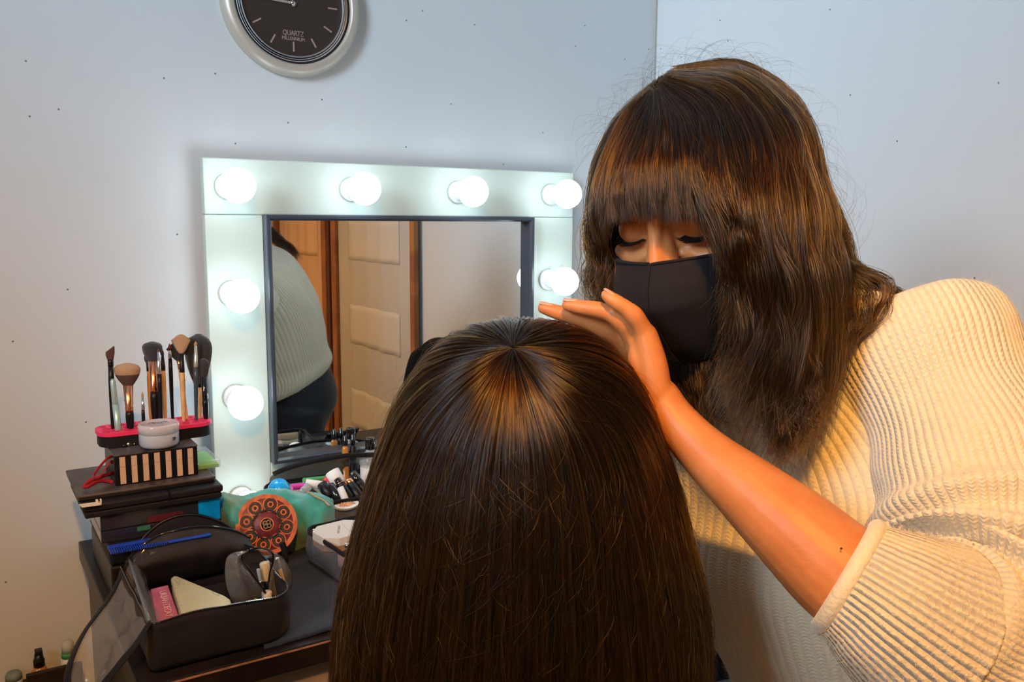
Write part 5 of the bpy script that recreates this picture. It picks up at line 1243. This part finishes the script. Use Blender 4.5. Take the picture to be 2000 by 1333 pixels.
def client_hair(count, s0r, clumps, fr, lift, longer=True):
    th = np.random.uniform(-PI, PI, count); s0 = s0r[0] + (s0r[1] - s0r[0]) * np.random.rand(count) ** .8
    s1 = np.where(np.abs(th - PI / 2) < .95, np.minimum(Ltot * .36, s0 + .16), Ltot * np.random.uniform(.93, 1.0, count))
    x = np.linspace(0, 1, NP)[None]; S = s0[:, None] + (s1 - s0)[:, None] * x
    cth = np.random.uniform(-PI, PI, clumps); ci = np.argmin(np.abs(th[:, None] - cth[None]), axis=1)
    sway = smooth_rand(clumps, NP, 6, .026)[ci] * x
    TH = th[:, None] + (cth[ci] - th)[:, None] * .45 * x + sway + smooth_rand(count, NP, 7, .006) * np.minimum(1, x * 3)
    OFF = -.004 + .006 * np.random.rand(count, 1) * 1 + smooth_rand(clumps, NP, 5, .0013)[ci] + smooth_rand(count, NP, 8, fr) * np.minimum(1, x * 4) + lift * x * (1 - x) * np.random.rand(count, 1)
    return surf(TH, S, OFF)
H1 = client_hair(15000, (.0, .05), 420, .0006, 0); H2 = client_hair(13000, (.04, .20), 420, .0008, 0); H3 = client_hair(1300, (.02, .35), 300, .0022, .008)
# short broken hairs lifting from the back
cnt = 1500; th = np.random.uniform(-PI, .1, cnt); s0 = np.random.uniform(.14, Ltot * .95, cnt); x = np.linspace(0, 1, 9)[None]; ln = np.random.uniform(.008, .035, cnt)[:, None]
H4 = surf(th[:, None] + np.random.normal(0, .07, (cnt, 1)) * x + np.random.normal(0, .05, (cnt, 1)) * x * x, s0[:, None] + ln * x, .0025 + x * np.random.uniform(.0005, .006, (cnt, 1)))
fl = []
for k in range(110):                                              # stray hairs standing off the crown and sides
    th0 = rnd.uniform(-PI, PI); s0 = rnd.uniform(.02, .25); l = rnd.uniform(.03, .10); xx_ = np.linspace(0, 1, 14)
    fl.append(surf(th0 + rnd.uniform(-.5, .5) * xx_ * xx_, s0 + l * xx_, .002 + rnd.uniform(.004, .018) * np.sin(xx_ * PI * rnd.uniform(.5, 1))))
# shell under the strands
G = []
for s in np.linspace(.0, Ltot, 70):
    G.append(surf(np.linspace(-PI, PI, 97), np.full(97, s), np.full(97, -.0075 if s > .01 else -.0)))
hc_ = MB().grid(G).build('hair', M['hair_base'], cli, weld=True); tag(hc_, 'long straight dark brown hair')
for nm, HH, rad in (('hair_strands', np.concatenate([H1, H2, H3]), np.random.uniform(.00009, .00021, len(H1) + len(H2) + len(H3))), ('short_hairs', H4, .00009), ('flyaway_hairs', np.array(fl), .00006)):
    o = hair_curves(nm, HH, rad, M['hair_c'], hc_); o['kind'] = 'stuff'
# head, neck and shoulders under the hair, face towards the mirror
cb = MB(); Bx = np.stack([a_ax, b_ax, np.array((0, 0, 1.))], 1)
def cl(x, y, z): return np.array([*cxy, 0]) + Bx @ np.array((x, y, 0)) + np.array((0, 0, z)) - co
zt_c = ztop
cb.ball(cl(0, .0, zt_c - .115), (.076, .098, .098), 28, M=Bx); cb.ball(cl(0, .035, zt_c - .165), (.056, .060, .070), 24, M=Bx); cb.ball(cl(0, .075, zt_c - .215), (.022, .022, .02), 16, M=Bx)
cb.tube([cl(0, .088, zt_c - .10), cl(0, .105, zt_c - .135), cl(0, .116, zt_c - .155)], [.009, .009, .012], 14, sub=3, round_ends=True)
for s in (-1, 1):
    cb.tube([cl(s * .012, .088, zt_c - .092), cl(s * .045, .078, zt_c - .090)], .008, 10, round_ends=True); cb.ball(cl(s * .031, .080, zt_c - .118), (.015, .012, .012), 16, M=Bx)
    cb.ball(cl(s * .077, .0, zt_c - .13), (.007, .017, .028), 14, M=Bx)
cb.ball(cl(0, .092, zt_c - .188), (.022, .010, .009), 14, M=Bx)
cb.tube([cl(0, 0, zt_c - .17), cl(0, -.01, zt_c - .27)], [.052, .060], 20)
cb.tube([cl(-.12, .01, zt_c - .36), cl(0, -.0, zt_c - .31), cl(.12, .01, zt_c - .36)], [.050, .060, .050], 20, sub=5, round_ends=True)
cb.tube([cl(0, -.01, zt_c - .30), cl(0, -.01, zt_c - .45), cl(0, 0, zt_c - .72), cl(0, 0, zt_c - .84)], [.08, .12, .12, .14], 28, rb=[.06, .065, .07, .10], up=a_ax, sub=4, round_ends=True)
o = cb.build('body', M['skin'], cli); mdd = o.modifiers.new('r', 'REMESH'); mdd.mode = 'VOXEL'; mdd.voxel_size = .004; mdd.use_smooth_shade = True; mdd = o.modifiers.new('s', 'SMOOTH'); mdd.iterations = 5
cp = MB(); rr = []
for z, a, b in ((-.255, .062, .058), (-.285, .10, .085), (-.32, .125, .085), (-.37, .155, .095), (-.48, .165, .105), (-.62, .20, .14), (-.78, .215, .19), (-.86, .225, .23)):
    rr.append([cl(a * math.cos(q), b * math.sin(q) + (.08 if z < -.7 else 0), zt_c + z) for q in np.linspace(0, 2 * PI, 49)[:-1]])
R3 = cat(np.array(rr).reshape(len(rr), -1), 5).reshape(-1, 48, 3)
cp.rings([[p for p in ring] for ring in R3], caps=False).build('black_top', M['black_fabric'], cli, solid=.004)
zseat = zt_c - .86
tr = MB()
for s in (-1, 1): tr.tube([cl(s * .09, .02, zseat + .03), cl(s * .09 - .05, .20, zseat + .06), cl(s * .09 - .10, .34, zseat + .04), cl(s * .09 - .10, .36, zseat - .12), cl(s * .09 - .10, .34, ZF + .07)], [.09, .085, .06, .052, .045], 20, sub=5)
tr.build('trousers', M['denim'], cli)
for s in (-1, 1): MB().tube([cl(s * .09 - .10, .32, ZF + .045), cl(s * .09 - .10, .42, ZF + .042), cl(s * .09 - .10, .50, ZF + .035)], [.04, .042, .03], 16, rb=[.04, .036, .028], sub=4, round_ends=True).build('shoe', M['black_leather'], cli)
for s in (-1, 1): MB().tube([cl(s * .125, .03, zt_c - .39), cl(s * .185, .06, zt_c - .60), cl(s * .12, .26, zseat + .16)], [.055, .048, .036], 16, sub=5, round_ends=True).build('sleeve', M['black_fabric'], cli)
t = thing('stool', (float(cxy[0]), float(cxy[1]), ZF), 'round black stool the seated person sits on', 'stool')
hs = zseat - ZF - .065
MB().lathe([(.19, hs - .05), (.20, hs - .03), (.20, hs - .01), (.18, hs), (.001, hs)], 40).build('seat', M['black_leather'], t)
MB().lathe([(.02, .02), (.02, hs - .05)], 16).build('column', M['chrome'], t); MB().lathe([(.18, 0), (.18, .012), (.03, .03), (.02, .03)], 40).build('base', M['chrome'], t)
